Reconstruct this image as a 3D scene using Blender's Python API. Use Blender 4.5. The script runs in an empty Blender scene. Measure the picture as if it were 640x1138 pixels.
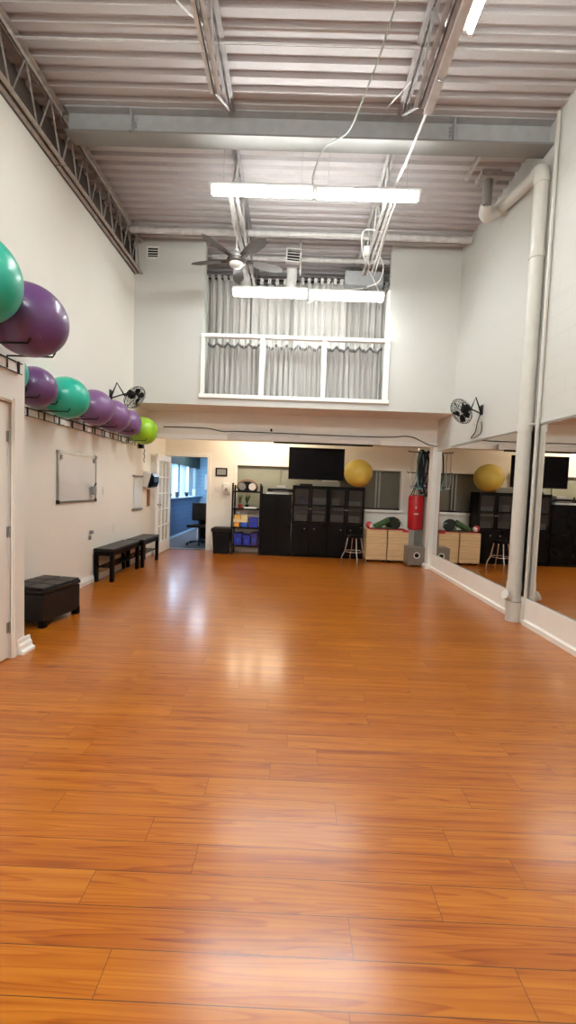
import bpy, bmesh, math, random
from mathutils import Vector, Matrix
random.seed(7)
PI = math.pi
sc = bpy.context.scene
COL = sc.collection
# ---------------------------------------------------------------- camera
def cam_matrix(p, y, r):
    f = Vector((-math.sin(y)*math.cos(p), math.cos(y)*math.cos(p), -math.sin(p)))
    rt = Vector((math.cos(y), math.sin(y), 0)); up = rt.cross(f)
    rt2 = math.cos(r)*rt + math.sin(r)*up; up2 = -math.sin(r)*rt + math.cos(r)*up
    m = Matrix((rt2, up2, -f)).transposed().to_4x4()
    m.translation = Vector((0, 0, 1.42))
    return m
cd = bpy.data.cameras.new('camera'); cam = bpy.data.objects.new('camera', cd); COL.objects.link(cam)
cd.sensor_fit = 'VERTICAL'; cd.sensor_height = 24; cd.lens = 475/1138*24; cd.clip_start = .02
cam.matrix_world = cam_matrix(.057, .0106, .037)
sc.camera = cam
# ---------------------------------------------------------------- world, exposure
w = bpy.data.worlds.new('world'); sc.world = w; w.use_nodes = True
w.node_tree.nodes['Background'].inputs[0].default_value = (.62, .8, 1, 1)
w.node_tree.nodes['Background'].inputs[1].default_value = 1.6
sc.view_settings.view_transform = 'Standard'; sc.view_settings.look = 'None'
sc.view_settings.gamma = 1; sc.view_settings.use_curve_mapping = False
sc.view_settings.exposure = 0.32
TUBE = 94.0
sc.cycles.max_bounces = 9; sc.cycles.diffuse_bounces = 6; sc.cycles.glossy_bounces = 5
sc.cycles.transmission_bounces = 6; sc.cycles.transparent_max_bounces = 10
sc.cycles.caustics_reflective = False; sc.cycles.caustics_refractive = False
sc.cycles.sample_clamp_indirect = 6
sc.cycles.use_denoising = True

def lamp(name, kind, loc, energy, color=(1,1,1), size=.1, sizey=None, rot=(0,0,0), spot=None):
    d = bpy.data.lights.new(name, kind); d.energy = energy; d.color = color
    if kind == 'AREA':
        d.shape = 'RECTANGLE'; d.size = size; d.size_y = sizey or size
    else: d.shadow_soft_size = size
    if spot: d.spot_size = spot; d.spot_blend = .8
    o = bpy.data.objects.new(name, d); COL.objects.link(o); o.location = loc; o.rotation_euler = rot
    return o
# daylight entering the window of the room beyond the glazed door
lamp('hall_window_daylight', 'AREA', (-3.32, 12.2, 1.55), 160, (.55, .78, 1), 4.2, .8, (0, -PI/2, PI) if False else (0, -PI/2, 0))
lamp('hall_fill_light', 'AREA', (-2.2, 12.0, 2.55), 60, (.7, .85, 1), 1.2, .3)  # added fill that brightens the room beyond, no fixture belongs to it

# ---------------------------------------------------------------- materials
def newmat(name):
    m = bpy.data.materials.new(name); m.use_nodes = True
    return m, m.node_tree, m.node_tree.nodes['Principled BSDF']
def mat(name, col, rough=.5, metal=0, var=.06, scale=6, bump=0, bscale=60, coat=0, sheen=0, alpha=1, trans=0, stretch=None):
    m, nt, b = newmat(name)
    N, L = nt.nodes, nt.links
    tc = N.new('ShaderNodeTexCoord'); mp = N.new('ShaderNodeMapping'); L.new(tc.outputs['Object'], mp.inputs[0])
    if stretch: mp.inputs['Scale'].default_value = stretch
    n = N.new('ShaderNodeTexNoise'); n.inputs['Scale'].default_value = scale; n.inputs['Detail'].default_value = 4
    L.new(mp.outputs[0], n.inputs['Vector'])
    r = N.new('ShaderNodeValToRGB')
    c0 = [max(0, c*(1-var)) for c in col]; c1 = [min(1, c*(1+var)) for c in col]
    r.color_ramp.elements[0].position = .3; r.color_ramp.elements[1].position = .7
    r.color_ramp.elements[0].color = (*c0, 1); r.color_ramp.elements[1].color = (*c1, 1)
    L.new(n.outputs['Fac'], r.inputs[0]); L.new(r.outputs[0], b.inputs['Base Color'])
    b.inputs['Roughness'].default_value = rough; b.inputs['Metallic'].default_value = metal
    b.inputs['Coat Weight'].default_value = coat; b.inputs['Sheen Weight'].default_value = sheen
    b.inputs['Alpha'].default_value = alpha; b.inputs['Transmission Weight'].default_value = trans
    if bump:
        n2 = N.new('ShaderNodeTexNoise'); n2.inputs['Scale'].default_value = bscale; n2.inputs['Detail'].default_value = 3
        L.new(tc.outputs['Object'], n2.inputs['Vector'])
        bp = N.new('ShaderNodeBump'); bp.inputs['Strength'].default_value = bump; bp.inputs['Distance'].default_value = .01
        L.new(n2.outputs['Fac'], bp.inputs['Height']); L.new(bp.outputs[0], b.inputs['Normal'])
    return m
def emis(name, col, s):
    m, nt, b = newmat(name)
    b.inputs['Base Color'].default_value = (*col, 1)
    b.inputs['Emission Color'].default_value = (*col, 1); b.inputs['Emission Strength'].default_value = s
    return m
M = {}
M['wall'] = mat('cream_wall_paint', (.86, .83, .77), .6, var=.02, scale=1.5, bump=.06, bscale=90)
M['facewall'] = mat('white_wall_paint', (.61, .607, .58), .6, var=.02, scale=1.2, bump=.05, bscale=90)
M['soffit'] = mat('soffit_paint', (.84, .80, .75), .6, var=.03, scale=2, bump=.05)
M['trim'] = mat('white_trim_gloss', (.90, .89, .86), .35, var=.02)
M['door'] = mat('door_paint', (.86, .83, .78), .4, var=.015, scale=3)
M['steel'] = mat('primed_grey_steel', (.40, .405, .415), .55, .05, var=.08, scale=8, bump=.1)
M['steel_light'] = mat('painted_flange', (.24, .23, .22), .5, .1, var=.05, scale=5)
M['truss'] = mat('dusty_truss_paint', (.40, .36, .33), .6, .1, var=.2, scale=18, bump=.2)
M['joist'] = mat('white_joist_paint', (.58, .56, .55), .5, .05, var=.12, scale=12)
M['joistdark'] = mat('grey_joist_paint', (.36, .33, .33), .55, .1, var=.15, scale=14)
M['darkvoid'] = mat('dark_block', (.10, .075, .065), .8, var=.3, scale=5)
M['pipe'] = mat('painted_pipe', (.62, .61, .57), .4, var=.03, scale=10, bump=.03)
M['pvc'] = mat('white_conduit', (.72, .70, .68), .4, var=.02)
M['black'] = mat('black_lacquer', (.004, .0035, .004), .25, var=.2)
M['blackmatte'] = mat('black_plastic', (.007, .007, .008), .5, var=.2)
M['leather'] = mat('black_leather', (.008, .006, .006), .38, var=.3, scale=20, bump=.25, bscale=120)
M['wire'] = mat('black_wire', (.02, .018, .018), .4, .3, var=.1)
M['chrome'] = mat('chrome_metal', (.62, .62, .64), .18, 1, var=.03)
M['alu'] = mat('brushed_aluminium', (.38, .37, .36), .35, .9, var=.08, stretch=(1, 1, 20))
M['glass'] = mat('clear_glass', (.85, .9, .9), .03, var=.01, alpha=.18)
M['cabglass'] = mat('smoky_cabinet_glass', (.035, .03, .027), .05, var=.05, alpha=.55)
M['white_board'] = mat('whiteboard_gloss', (.72, .71, .69), .2, var=.03, scale=3)
M['plastic'] = mat('white_plastic', (.75, .73, .70), .35, var=.03)
M['grey'] = mat('grey_plastic', (.25, .25, .26), .4, var=.06)
M['red'] = mat('red_vinyl', (.43, .006, .012), .35, var=.1, scale=5, bump=.06, bscale=20)
M['redcloth'] = mat('red_cloth', (.42, .02, .03), .8, var=.15, bump=.2)
M['green'] = mat('green_mat_foam', (.035, .085, .02), .7, var=.25, scale=12, bump=.2)
M['darkgreen'] = mat('dark_bag_fabric', (.012, .022, .014), .7, var=.3, scale=9, bump=.2)
M['blue'] = mat('blue_bin_plastic', (.015, .03, .35), .35, var=.15)
M['cobalt'] = mat('blue_box_plastic', (.02, .10, .55), .4, var=.15)
M['navyviolet'] = mat('violet_blue_plastic', (.05, .03, .22), .4, var=.15)
M['yellow'] = mat('yellow_box_card', (.80, .50, .10), .5, var=.1)
M['orange'] = mat('orange_box_card', (.75, .34, .06), .5, var=.1)
M['cream'] = mat('cream_box_card', (.80, .68, .42), .5, var=.05)
M['subwoofer'] = mat('grey_vinyl_wrap', (.20, .165, .14), .45, var=.08, scale=20)
M['woodbrown'] = mat('brown_wood', (.25, .09, .03), .45, var=.2, stretch=(1, 1, .2), scale=20)
M['navy'] = mat('navy_boards', (.05,.09,.19), .45, var=.2, scale=4)
M['haze'] = mat('pale_blue_wall', (.45, .6, .72), .5, var=.1)
M['carpet'] = mat('grey_carpet', (.13, .13, .15), .95, var=.2, scale=40, bump=.3, bscale=300)
M['paper'] = mat('white_paper', (.8, .8, .78), .7, var=.02)
M['bladewood'] = mat('dark_fan_blade', (.10, .085, .08), .4, var=.2, scale=5, stretch=(1, 6, 1))
M['bowl'] = mat('frosted_bowl', (.75, .75, .74), .3, var=.02)
M['nickel'] = mat('brushed_nickel', (.40, .39, .38), .35, .7, var=.05)
M['teal_cord'] = mat('teal_cord', (.10, .30, .33), .5)
M['purple_cord'] = mat('purple_cord', (.10, .05, .20), .5)
M['cord'] = mat('grey_cord', (.35, .36, .34), .6)
M['greenframe'] = mat('sage_panel', (.30, .31, .25), .5, var=.05, scale=3)
M['mirror'] = None
for k_, v_ in (('black', .12), ('blackmatte', .15), ('leather', .3), ('wire', .2)):
    M[k_].node_tree.nodes['Principled BSDF'].inputs['Specular IOR Level'].default_value = v_

def mirror_mat():
    m, nt, b = newmat('silvered_mirror')
    b.inputs['Metallic'].default_value = 1; b.inputs['Roughness'].default_value = .004
    N, L = nt.nodes, nt.links
    n = N.new('ShaderNodeTexNoise'); n.inputs['Scale'].default_value = 2
    r = N.new('ShaderNodeValToRGB'); r.color_ramp.elements[0].color = (.84, .82, .78, 1); r.color_ramp.elements[1].color = (.87, .85, .81, 1)
    L.new(n.outputs['Fac'], r.inputs[0]); L.new(r.outputs[0], b.inputs['Base Color'])
    return m
M['mirror'] = mirror_mat()

def block_mat():
    m, nt, b = newmat('painted_block_wall')
    N, L = nt.nodes, nt.links
    tc = N.new('ShaderNodeTexCoord'); sp = N.new('ShaderNodeSeparateXYZ'); L.new(tc.outputs['Object'], sp.inputs[0])
    cb = N.new('ShaderNodeCombineXYZ'); L.new(sp.outputs['Y'], cb.inputs['X']); L.new(sp.outputs['Z'], cb.inputs['Y'])
    br = N.new('ShaderNodeTexBrick'); br.inputs['Scale'].default_value = 1
    br.inputs['Brick Width'].default_value = .41; br.inputs['Row Height'].default_value = .205
    br.inputs['Mortar Size'].default_value = .004; br.inputs['Mortar Smooth'].default_value = .6
    L.new(cb.outputs[0], br.inputs['Vector'])
    n = N.new('ShaderNodeTexNoise'); n.inputs['Scale'].default_value = .9; n.inputs['Detail'].default_value = 3
    L.new(tc.outputs['Object'], n.inputs['Vector'])
    r = N.new('ShaderNodeValToRGB'); r.color_ramp.elements[0].position = .42; r.color_ramp.elements[1].position = .62
    L.new(n.outputs['Fac'], r.inputs[0])
    mu = N.new('ShaderNodeMath'); mu.operation = 'MULTIPLY'; L.new(br.outputs['Fac'], mu.inputs[0]); L.new(r.outputs[0], mu.inputs[1])
    mu.inputs[1].default_value = 1
    mx = N.new('ShaderNodeMix'); mx.data_type = 'RGBA'
    mx.inputs['A'].default_value = (.60, .60, .57, 1); mx.inputs['B'].default_value = (.51, .51, .48, 1)
    L.new(mu.outputs[0], mx.inputs['Factor']); L.new(mx.outputs['Result'], b.inputs['Base Color'])
    b.inputs['Roughness'].default_value = .55
    bp = N.new('ShaderNodeBump'); bp.inputs['Strength'].default_value = .35; bp.inputs['Distance'].default_value = .004; bp.invert = True
    L.new(br.outputs['Fac'], bp.inputs['Height']); L.new(bp.outputs[0], b.inputs['Normal'])
    return m
M['block'] = block_mat()

def deck_mat():
    m, nt, b = newmat('painted_roof_deck')
    N, L = nt.nodes, nt.links
    tc = N.new('ShaderNodeTexCoord')
    n = N.new('ShaderNodeTexNoise'); n.inputs['Scale'].default_value = .7; n.inputs['Detail'].default_value = 5
    n2 = N.new('ShaderNodeTexNoise'); n2.inputs['Scale'].default_value = 120; n2.inputs['Detail'].default_value = 2
    L.new(tc.outputs['Object'], n.inputs['Vector']); L.new(tc.outputs['Object'], n2.inputs['Vector'])
    r = N.new('ShaderNodeValToRGB'); r.color_ramp.elements[0].position = .3; r.color_ramp.elements[1].position = .7
    r.color_ramp.elements[0].color = (.51, .468, .468, 1); r.color_ramp.elements[1].color = (.62, .58, .585, 1)
    L.new(n.outputs['Fac'], r.inputs[0])
    mx = N.new('ShaderNodeMix'); mx.data_type = 'RGBA'; mx.blend_type = 'MULTIPLY'; mx.inputs['Factor'].default_value = .3
    L.new(r.outputs[0], mx.inputs['A']); L.new(n2.outputs['Fac'], mx.inputs['B'])
    L.new(mx.outputs['Result'], b.inputs['Base Color']); b.inputs['Roughness'].default_value = .55
    bp = N.new('ShaderNodeBump'); bp.inputs['Strength'].default_value = .15; bp.inputs['Distance'].default_value = .003
    L.new(n2.outputs['Fac'], bp.inputs['Height']); L.new(bp.outputs[0], b.inputs['Normal'])
    return m
M['deck'] = deck_mat()

def floor_mat():
    m, nt, b = newmat('glossy_orange_laminate')
    N, L = nt.nodes, nt.links
    def math_(op, a, bb=None, c=None):
        x = N.new('ShaderNodeMath'); x.operation = op
        for i, v in enumerate((a, bb, c)):
            if v is None: continue
            if isinstance(v, (int, float)): x.inputs[i].default_value = v
            else: L.new(v, x.inputs[i])
        return x.outputs[0]
    uv = N.new('ShaderNodeUVMap'); uv.uv_map = 'plank'
    at = N.new('ShaderNodeAttribute'); at.attribute_name = 'rnd'; at.attribute_type = 'GEOMETRY'
    sp = N.new('ShaderNodeSeparateXYZ'); L.new(uv.outputs[0], sp.inputs[0])
    rnd = at.outputs['Fac']
    # grain space : stretched along the plank, offset per plank
    gx = math_('ADD', sp.outputs['X'], math_('MULTIPLY', rnd, 57.0)); gy = math_('ADD', sp.outputs['Y'], math_('MULTIPLY', rnd, 13.0))
    g = N.new('ShaderNodeCombineXYZ'); L.new(math_('MULTIPLY', gx, .85), g.inputs['X']); L.new(math_('MULTIPLY', gy, 21.0), g.inputs['Y'])
    L.new(math_('MULTIPLY', rnd, 31.0), g.inputs['Z'])
    base = N.new('ShaderNodeTexNoise'); base.inputs['Scale'].default_value = 1.15; base.inputs['Detail'].default_value = 1.2; base.inputs['Roughness'].default_value = .35
    L.new(g.outputs[0], base.inputs['Vector'])
    # cathedral rings : contour lines of the low frequency noise
    rings = math_('FRACT', math_('MULTIPLY', base.outputs['Fac'], 7.5))
    rr = N.new('ShaderNodeValToRGB'); L.new(rings, rr.inputs[0])
    e = rr.color_ramp.elements; e[0].position = 0; e[0].color = (1, 1, 1, 1); e[1].position = 1; e[1].color = (.92, .92, .92, 1)
    k = e.new(.62); k.color = (.72, .72, .72, 1); k = e.new(.88); k.color = (.1, .1, .1, 1); k = e.new(.93); k.color = (.2, .2, .2, 1)
    # fine streaks
    g2 = N.new('ShaderNodeCombineXYZ'); L.new(math_('MULTIPLY', gx, 2.2), g2.inputs['X']); L.new(math_('MULTIPLY', gy, 75.0), g2.inputs['Y'])
    fine = N.new('ShaderNodeTexNoise'); fine.inputs['Scale'].default_value = 1; fine.inputs['Detail'].default_value = 3
    L.new(g2.outputs[0], fine.inputs['Vector'])
    g3 = N.new('ShaderNodeCombineXYZ'); L.new(math_('MULTIPLY', gx, .7), g3.inputs['X']); L.new(math_('MULTIPLY', gy, 26.0), g3.inputs['Y'])
    band = N.new('ShaderNodeTexNoise'); band.inputs['Scale'].default_value = 1; band.inputs['Detail'].default_value = 1
    L.new(g3.outputs[0], band.inputs['Vector'])
    tone = math_('ADD', math_('MULTIPLY', rr.outputs[0], .32), math_('MULTIPLY', fine.outputs['Fac'], .55))
    tone = math_('ADD', tone, math_('MULTIPLY', math_('SUBTRACT', band.outputs['Fac'], .35), .62))
    tone = math_('ADD', tone, math_('MULTIPLY', math_('SUBTRACT', rnd, .5), .16))
    cr = N.new('ShaderNodeValToRGB'); L.new(tone, cr.inputs[0])
    e = cr.color_ramp.elements
    e[0].position = .15; e[0].color = (.205, .032, .002, 1); e[1].position = .88; e[1].color = (.49, .160, .008, 1)
    k = e.new(.5); k.color = (.365, .093, .003, 1)
    # seams
    SW = .0023
    sy = math_('LESS_THAN', sp.outputs['Y'], SW); sx = math_('LESS_THAN', sp.outputs['X'], SW*.8)
    seam = math_('MAXIMUM', sy, sx)
    mx = N.new('ShaderNodeMix'); mx.data_type = 'RGBA'; L.new(seam, mx.inputs['Factor'])
    L.new(cr.outputs[0], mx.inputs['A']); mx.inputs['B'].default_value = (.07, .02, .008, 1)
    L.new(mx.outputs['Result'], b.inputs['Base Color'])
    ro = math_('ADD', .27, math_('MULTIPLY', fine.outputs['Fac'], .10)); L.new(ro, b.inputs['Roughness'])
    b.inputs['Specular IOR Level'].default_value = .3
    b.inputs['Coat Weight'].default_value = .55; b.inputs['Coat Roughness'].default_value = .19
    bp = N.new('ShaderNodeBump'); bp.inputs['Strength'].default_value = .12; bp.inputs['Distance'].default_value = .002
    L.new(math_('ADD', fine.outputs['Fac'], math_('MULTIPLY', seam, -2.0)), bp.inputs['Height']); L.new(bp.outputs[0], b.inputs['Normal'])
    return m
M['floor'] = floor_mat()

def ball_mat(name, col, ax=0, rough=.33):
    m, nt, b = newmat(name); N, L = nt.nodes, nt.links
    tc = N.new('ShaderNodeTexCoord')
    n = N.new('ShaderNodeTexNoise'); n.inputs['Scale'].default_value = 3; L.new(tc.outputs['Object'], n.inputs['Vector'])
    r = N.new('ShaderNodeValToRGB'); r.color_ramp.elements[0].color = (*[c*.9 for c in col], 1); r.color_ramp.elements[1].color = (*[min(1, c*1.1) for c in col], 1)
    L.new(n.outputs['Fac'], r.inputs[0]); L.new(r.outputs[0], b.inputs['Base Color'])
    b.inputs['Roughness'].default_value = rough; b.inputs['Coat Weight'].default_value = .15
    wv = N.new('ShaderNodeTexWave'); wv.bands_direction = 'X'; wv.inputs['Scale'].default_value = 9.0; wv.wave_profile = 'SAW'
    L.new(tc.outputs['Object'], wv.inputs['Vector'])
    bp = N.new('ShaderNodeBump'); bp.inputs['Strength'].default_value = .18; bp.inputs['Distance'].default_value = .003
    L.new(wv.outputs['Fac'], bp.inputs['Height']); L.new(bp.outputs[0], b.inputs['Normal'])
    return m
M['b_teal'] = ball_mat('teal_ball_vinyl', (.015, .42, .30))
M['b_purple'] = ball_mat('purple_ball_vinyl', (.115, .045, .155))
M['b_mauve'] = ball_mat('mauve_ball_vinyl', (.20, .095, .24))
M['b_lime'] = ball_mat('lime_ball_vinyl', (.30, .56, .02))
M['b_yellow'] = ball_mat('golden_ball_vinyl', (.74, .55, .10), rough=.4)

def plank_mat(name, col, pitch):
    m, nt, b = newmat(name); N, L = nt.nodes, nt.links
    tc = N.new('ShaderNodeTexCoord'); sp = N.new('ShaderNodeSeparateXYZ'); L.new(tc.outputs['Object'], sp.inputs[0])
    mo = N.new('ShaderNodeMath'); mo.operation = 'PINGPONG'; mo.inputs[1].default_value = pitch/2; L.new(sp.outputs['Z'], mo.inputs[0])
    lt = N.new('ShaderNodeMath'); lt.operation = 'LESS_THAN'; lt.inputs[1].default_value = .003; L.new(mo.outputs[0], lt.inputs[0])
    mp = N.new('ShaderNodeMapping'); mp.inputs['Scale'].default_value = (2, 2, 30); L.new(tc.outputs['Object'], mp.inputs[0])
    n = N.new('ShaderNodeTexNoise'); n.inputs['Scale'].default_value = 2; L.new(mp.outputs[0], n.inputs['Vector'])
    r = N.new('ShaderNodeValToRGB'); r.color_ramp.elements[0].position = .3; r.color_ramp.elements[1].position = .7
    r.color_ramp.elements[0].color = (*[c*.85 for c in col], 1); r.color_ramp.elements[1].color = (*[min(1, c*1.1) for c in col], 1)
    L.new(n.outputs['Fac'], r.inputs[0])
    mx = N.new('ShaderNodeMix'); mx.data_type = 'RGBA'; L.new(lt.outputs[0], mx.inputs['Factor']); L.new(r.outputs[0], mx.inputs['A'])
    mx.inputs['B'].default_value = (*[c*(.25 if 'navy' in name else .6) for c in col], 1); L.new(mx.outputs['Result'], b.inputs['Base Color'])
    b.inputs['Roughness'].default_value = .45
    return m
M['pine'] = plank_mat('pale_pine', (.72, .50, .27), .125)
M['navyslat'] = plank_mat('navy_slats', (.06, .11, .22), .14)
M['blueslat'] = plank_mat('pale_blue_slats', (.30, .48, .62), .12)

def fabric(name, col, alpha=1):
    m, nt, b = newmat(name); N, L = nt.nodes, nt.links
    tc = N.new('ShaderNodeTexCoord'); mp = N.new('ShaderNodeMapping'); mp.inputs['Scale'].default_value = (30, 30, 2); L.new(tc.outputs['Object'], mp.inputs[0])
    n = N.new('ShaderNodeTexNoise'); n.inputs['Scale'].default_value = 3; L.new(mp.outputs[0], n.inputs['Vector'])
    r = N.new('ShaderNodeValToRGB'); r.color_ramp.elements[0].color = (*[c*.88 for c in col], 1); r.color_ramp.elements[1].color = (*[min(1, c*1.08) for c in col], 1)
    L.new(n.outputs['Fac'], r.inputs[0]); L.new(r.outputs[0], b.inputs['Base Color'])
    b.inputs['Roughness'].default_value = .75; b.inputs['Sheen Weight'].default_value = .2
    return m
M['curtain_low'] = fabric('grey_curtain_cloth', (.40, .385, .37))
M['curtain_up'] = fabric('silver_curtain_cloth', (.62, .60, .57))
M['heading'] = fabric('dark_curtain_heading', (.13, .125, .12))
TUBEM = emis('fluorescent_tube_glow', (.95, 1, .965), TUBE)
LENSM = emis('lit_lens_glow', (.96, 1, .97), 28.0)
BULB = emis('warm_bulb_glow', (1, .82, .55), 14)

# ---------------------------------------------------------------- mesh helpers
class G:
    def __init__(s): s.v = []; s.f = []
    def add(s, vs, fs):
        n = len(s.v); s.v += [tuple(v) for v in vs]; s.f += [tuple(i+n for i in f) for f in fs]; return s
    def box(s, x0, x1, y0, y1, z0, z1, rot=0, c=None):
        vs = [(x, y, z) for x in (x0, x1) for y in (y0, y1) for z in (z0, z1)]
        if rot:
            cx, cy = c or ((x0+x1)/2, (y0+y1)/2); a, b_ = math.cos(rot), math.sin(rot)
            vs = [(cx+(x-cx)*a-(y-cy)*b_, cy+(x-cx)*b_+(y-cy)*a, z) for x, y, z in vs]
        return s.add(vs, [(0, 1, 3, 2), (4, 6, 7, 5), (0, 4, 5, 1), (2, 3, 7, 6), (0, 2, 6, 4), (1, 5, 7, 3)])
    def prism(s, pts, axis, a, b):
        # pts : closed 2D profile, extruded along axis from a to b
        def P(p, t):
            return {'x': (t, p[0], p[1]), 'y': (p[0], t, p[1]), 'z': (p[0], p[1], t)}[axis]
        n = len(pts); vs = [P(p, a) for p in pts]+[P(p, b) for p in pts]
        return s.add(vs, [tuple(range(n))[::-1], tuple(range(n, 2*n))]+[(i, (i+1) % n, (i+1) % n+n, i+n) for i in range(n)])
    def tube(s, pts, r, seg=10, closed=False, cap=True):
        pts = [Vector(p) for p in pts]; n = len(pts); rs = r if isinstance(r, (list, tuple)) else [r]*n
        t0 = (pts[1]-pts[0]).normalized(); ref = Vector((0, 0, 1)) if abs(t0.z) < .9 else Vector((1, 0, 0))
        nrm = t0.cross(ref).normalized(); vs = []
        for i, p in enumerate(pts):
            if closed: t = (pts[(i+1) % n]-pts[i-1]).normalized()
            else: t = (pts[min(i+1, n-1)]-pts[max(i-1, 0)]).normalized()
            nrm = (nrm-t*nrm.dot(t)).normalized(); bn = t.cross(nrm)
            vs += [p+rs[i]*(math.cos(2*PI*k/seg)*nrm+math.sin(2*PI*k/seg)*bn) for k in range(seg)]
        fs = []
        for i in range(n if closed else n-1):
            j = (i+1) % n
            fs += [(i*seg+k, i*seg+(k+1) % seg, j*seg+(k+1) % seg, j*seg+k) for k in range(seg)]
        if cap and not closed: fs += [tuple(range(seg))[::-1], tuple(range((n-1)*seg, n*seg))]
        return s.add(vs, fs)
    def lathe(s, prof, c=(0, 0, 0), axis=(0, 0, 1), seg=24):
        # prof : (radius, height) along axis
        a = Vector(axis).normalized(); ref = Vector((1, 0, 0)) if abs(a.x) < .9 else Vector((0, 1, 0))
        u = a.cross(ref).normalized(); v = a.cross(u); c = Vector(c); vs = []; fs = []
        for r, h in prof:
            r = max(r, 1e-4)
            vs += [c+a*h+r*(math.cos(2*PI*k/seg)*u+math.sin(2*PI*k/seg)*v) for k in range(seg)]
        for i in range(len(prof)-1):
            fs += [(i*seg+k, i*seg+(k+1) % seg, (i+1)*seg+(k+1) % seg, (i+1)*seg+k) for k in range(seg)]
        fs += [tuple(range(seg))[::-1], tuple(range((len(prof)-1)*seg, len(prof)*seg))]
        return s.add(vs, fs)
def arc(c, r, a0, a1, n, u=(1, 0, 0), v=(0, 0, 1)):
    c, u, v = Vector(c), Vector(u), Vector(v)
    return [c+r*(math.cos(a0+(a1-a0)*i/n)*u+math.sin(a0+(a1-a0)*i/n)*v) for i in range(n+1)]
def bez(p, n=16):
    p = [Vector(q) for q in p]; out = []
    for i in range(len(p)-1):      # catmull-rom
        a, b, c, d = p[max(i-1, 0)], p[i], p[i+1], p[min(i+2, len(p)-1)]
        for k in range(n if i < len(p)-2 else n+1):
            t = k/n; out.append(.5*((2*b)+(c-a)*t+(2*a-5*b+4*c-d)*t*t+(-a+3*b-3*c+d)*t**3))
    return out
def obj(name, g, m, parent=None, bevel=0, smooth=None, loc=None, seg=2):
    me = bpy.data.meshes.new(name)
    me.from_pydata([Vector(v) for v in g.v], [], g.f)
    bm = bmesh.new(); bm.from_mesh(me); bmesh.ops.recalc_face_normals(bm, faces=bm.faces); bm.to_mesh(me); bm.free()
    if smooth is None: smooth = len(g.v) > 60
    if smooth:
        me.shade_smooth(); me.set_sharp_from_angle(angle=math.radians(38))
    me.materials.append(M[m] if isinstance(m, str) else m)
    o = bpy.data.objects.new(name, me); COL.objects.link(o)
    if parent: o.parent = parent
    if loc: o.location = loc
    if bevel:
        b = o.modifiers.new('bevel', 'BEVEL'); b.width = bevel; b.segments = seg; b.limit_method = 'ANGLE'; b.harden_normals = False
    return o
def tag(o, label, cat, group=None, kind=None):
    o['label'] = label; o['category'] = cat
    if group: o['group'] = group
    if kind: o['kind'] = kind
    return o
def thing(name, label, cat, loc=(0, 0, 0), rz=0, group=None):
    o = bpy.data.objects.new(name, None); COL.objects.link(o); o.location = loc; o.rotation_euler = (0, 0, rz); o.empty_display_size = .1
    return tag(o, label, cat, group)
def struct(name, g, m, parent=None, bevel=0, smooth=None):
    o = obj(name, g, m, parent, bevel, smooth)
    if not parent: o['kind'] = 'structure'
    return o
def kids(o): return [c for c in bpy.data.objects if c.parent == o]
def dup(o, loc, rz=None, label=None, parent=None):
    c = o.copy(); COL.objects.link(c)
    if parent is None:
        c.location = loc
        if rz is not None: c.rotation_euler = (0, 0, rz)
    else: c.parent = parent
    if label: c['label'] = label
    for k in kids(o): dup(k, None, parent=c)
    return c

# ================================================================ SETTING
XL, XR, YB, YF, ZD = -2.77, 2.635, 9.2, -2.2, 5.44
# ---- floor : laminate planks laid across the room
def build_floor():
    W, Lp = .1302, 1.22
    rows = {0: .235, 1: -.50, 2: .551, 3: -.32, 4: -.54, 5: .238, 6: -.357}     # joints of the rows nearest the lens
    starts = [1.216, 1.089, 1.343, 1.474, 1.61, 1.739, 1.87]
    row_joint = {0: .235, -1: -.50, 1: .551, 2: -.322, 3: -.537, 4: .238, 5: -.357}
    y_of = lambda k: 1.216+k*W
    verts, faces, uvs, rnds = [], [], [], []
    k0 = int((YF-1.216)/W)-1; k1 = int((YB+.15-1.216)/W)+1
    for k in range(k0, k1+1):
        ya, yb = y_of(k), y_of(k+1)
        # the row between this seam and the next
        j = row_joint.get(k, random.uniform(0, Lp))
        x = j-Lp*math.ceil((j-XL)/Lp)
        while x < XR:
            xa, xb = max(x, XL-.02), min(x+Lp, XR+.02)
            if xb > xa:
                n = len(verts); ya_, yb_ = max(ya, YF), min(yb, YB+.12)
                if yb_ <= ya_: x += Lp; continue
                verts += [(xa, ya_, 0), (xb, ya_, 0), (xb, yb_, 0), (xa, yb_, 0)]; faces.append((n, n+1, n+2, n+3))
                u0, u1 = xa-x, xb-x
                uvs += [(u0, ya_-ya), (u1, ya_-ya), (u1, yb_-ya), (u0, yb_-ya)]; rnds.append(random.random())
            x += Lp
    me = bpy.data.meshes.new('floor'); me.from_pydata(verts, [], faces)
    uvl = me.uv_layers.new(name='plank')
    for i, l in enumerate(me.loops): uvl.data[i].uv = uvs[l.vertex_index]
    a = me.attributes.new('rnd', 'FLOAT', 'FACE')
    for i, r in enumerate(rnds): a.data[i].value = r
    me.materials.append(M['floor'])
    o = bpy.data.objects.new('floor', me); COL.objects.link(o); o['kind'] = 'structure'
build_floor()

# ---- corrugated steel roof deck : ribs run across the room
g = G(); prof = []; P = .152; y = YF-.2
while y < YB+.3:
    prof += [(y, ZD), (y+.075, ZD), (y+.088, ZD+.042), (y+.139, ZD+.042)]; y += P
prof2 = prof+[(y, ZD), (y, ZD+.12), (YF-.2, ZD+.12)]
n = len(prof)
vs = [(XL-.35, p[0], p[1]) for p in prof]+[(XR+.1, p[0], p[1]) for p in prof]
g.add(vs, [(i, i+1, n+i+1, n+i) for i in range(n-1)])
g.box(XL-.4, XR+.15, YF-.3, YB+.4, ZD+.06, ZD+.12)
struct('ceiling', g, 'deck', smooth=False)

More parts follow.
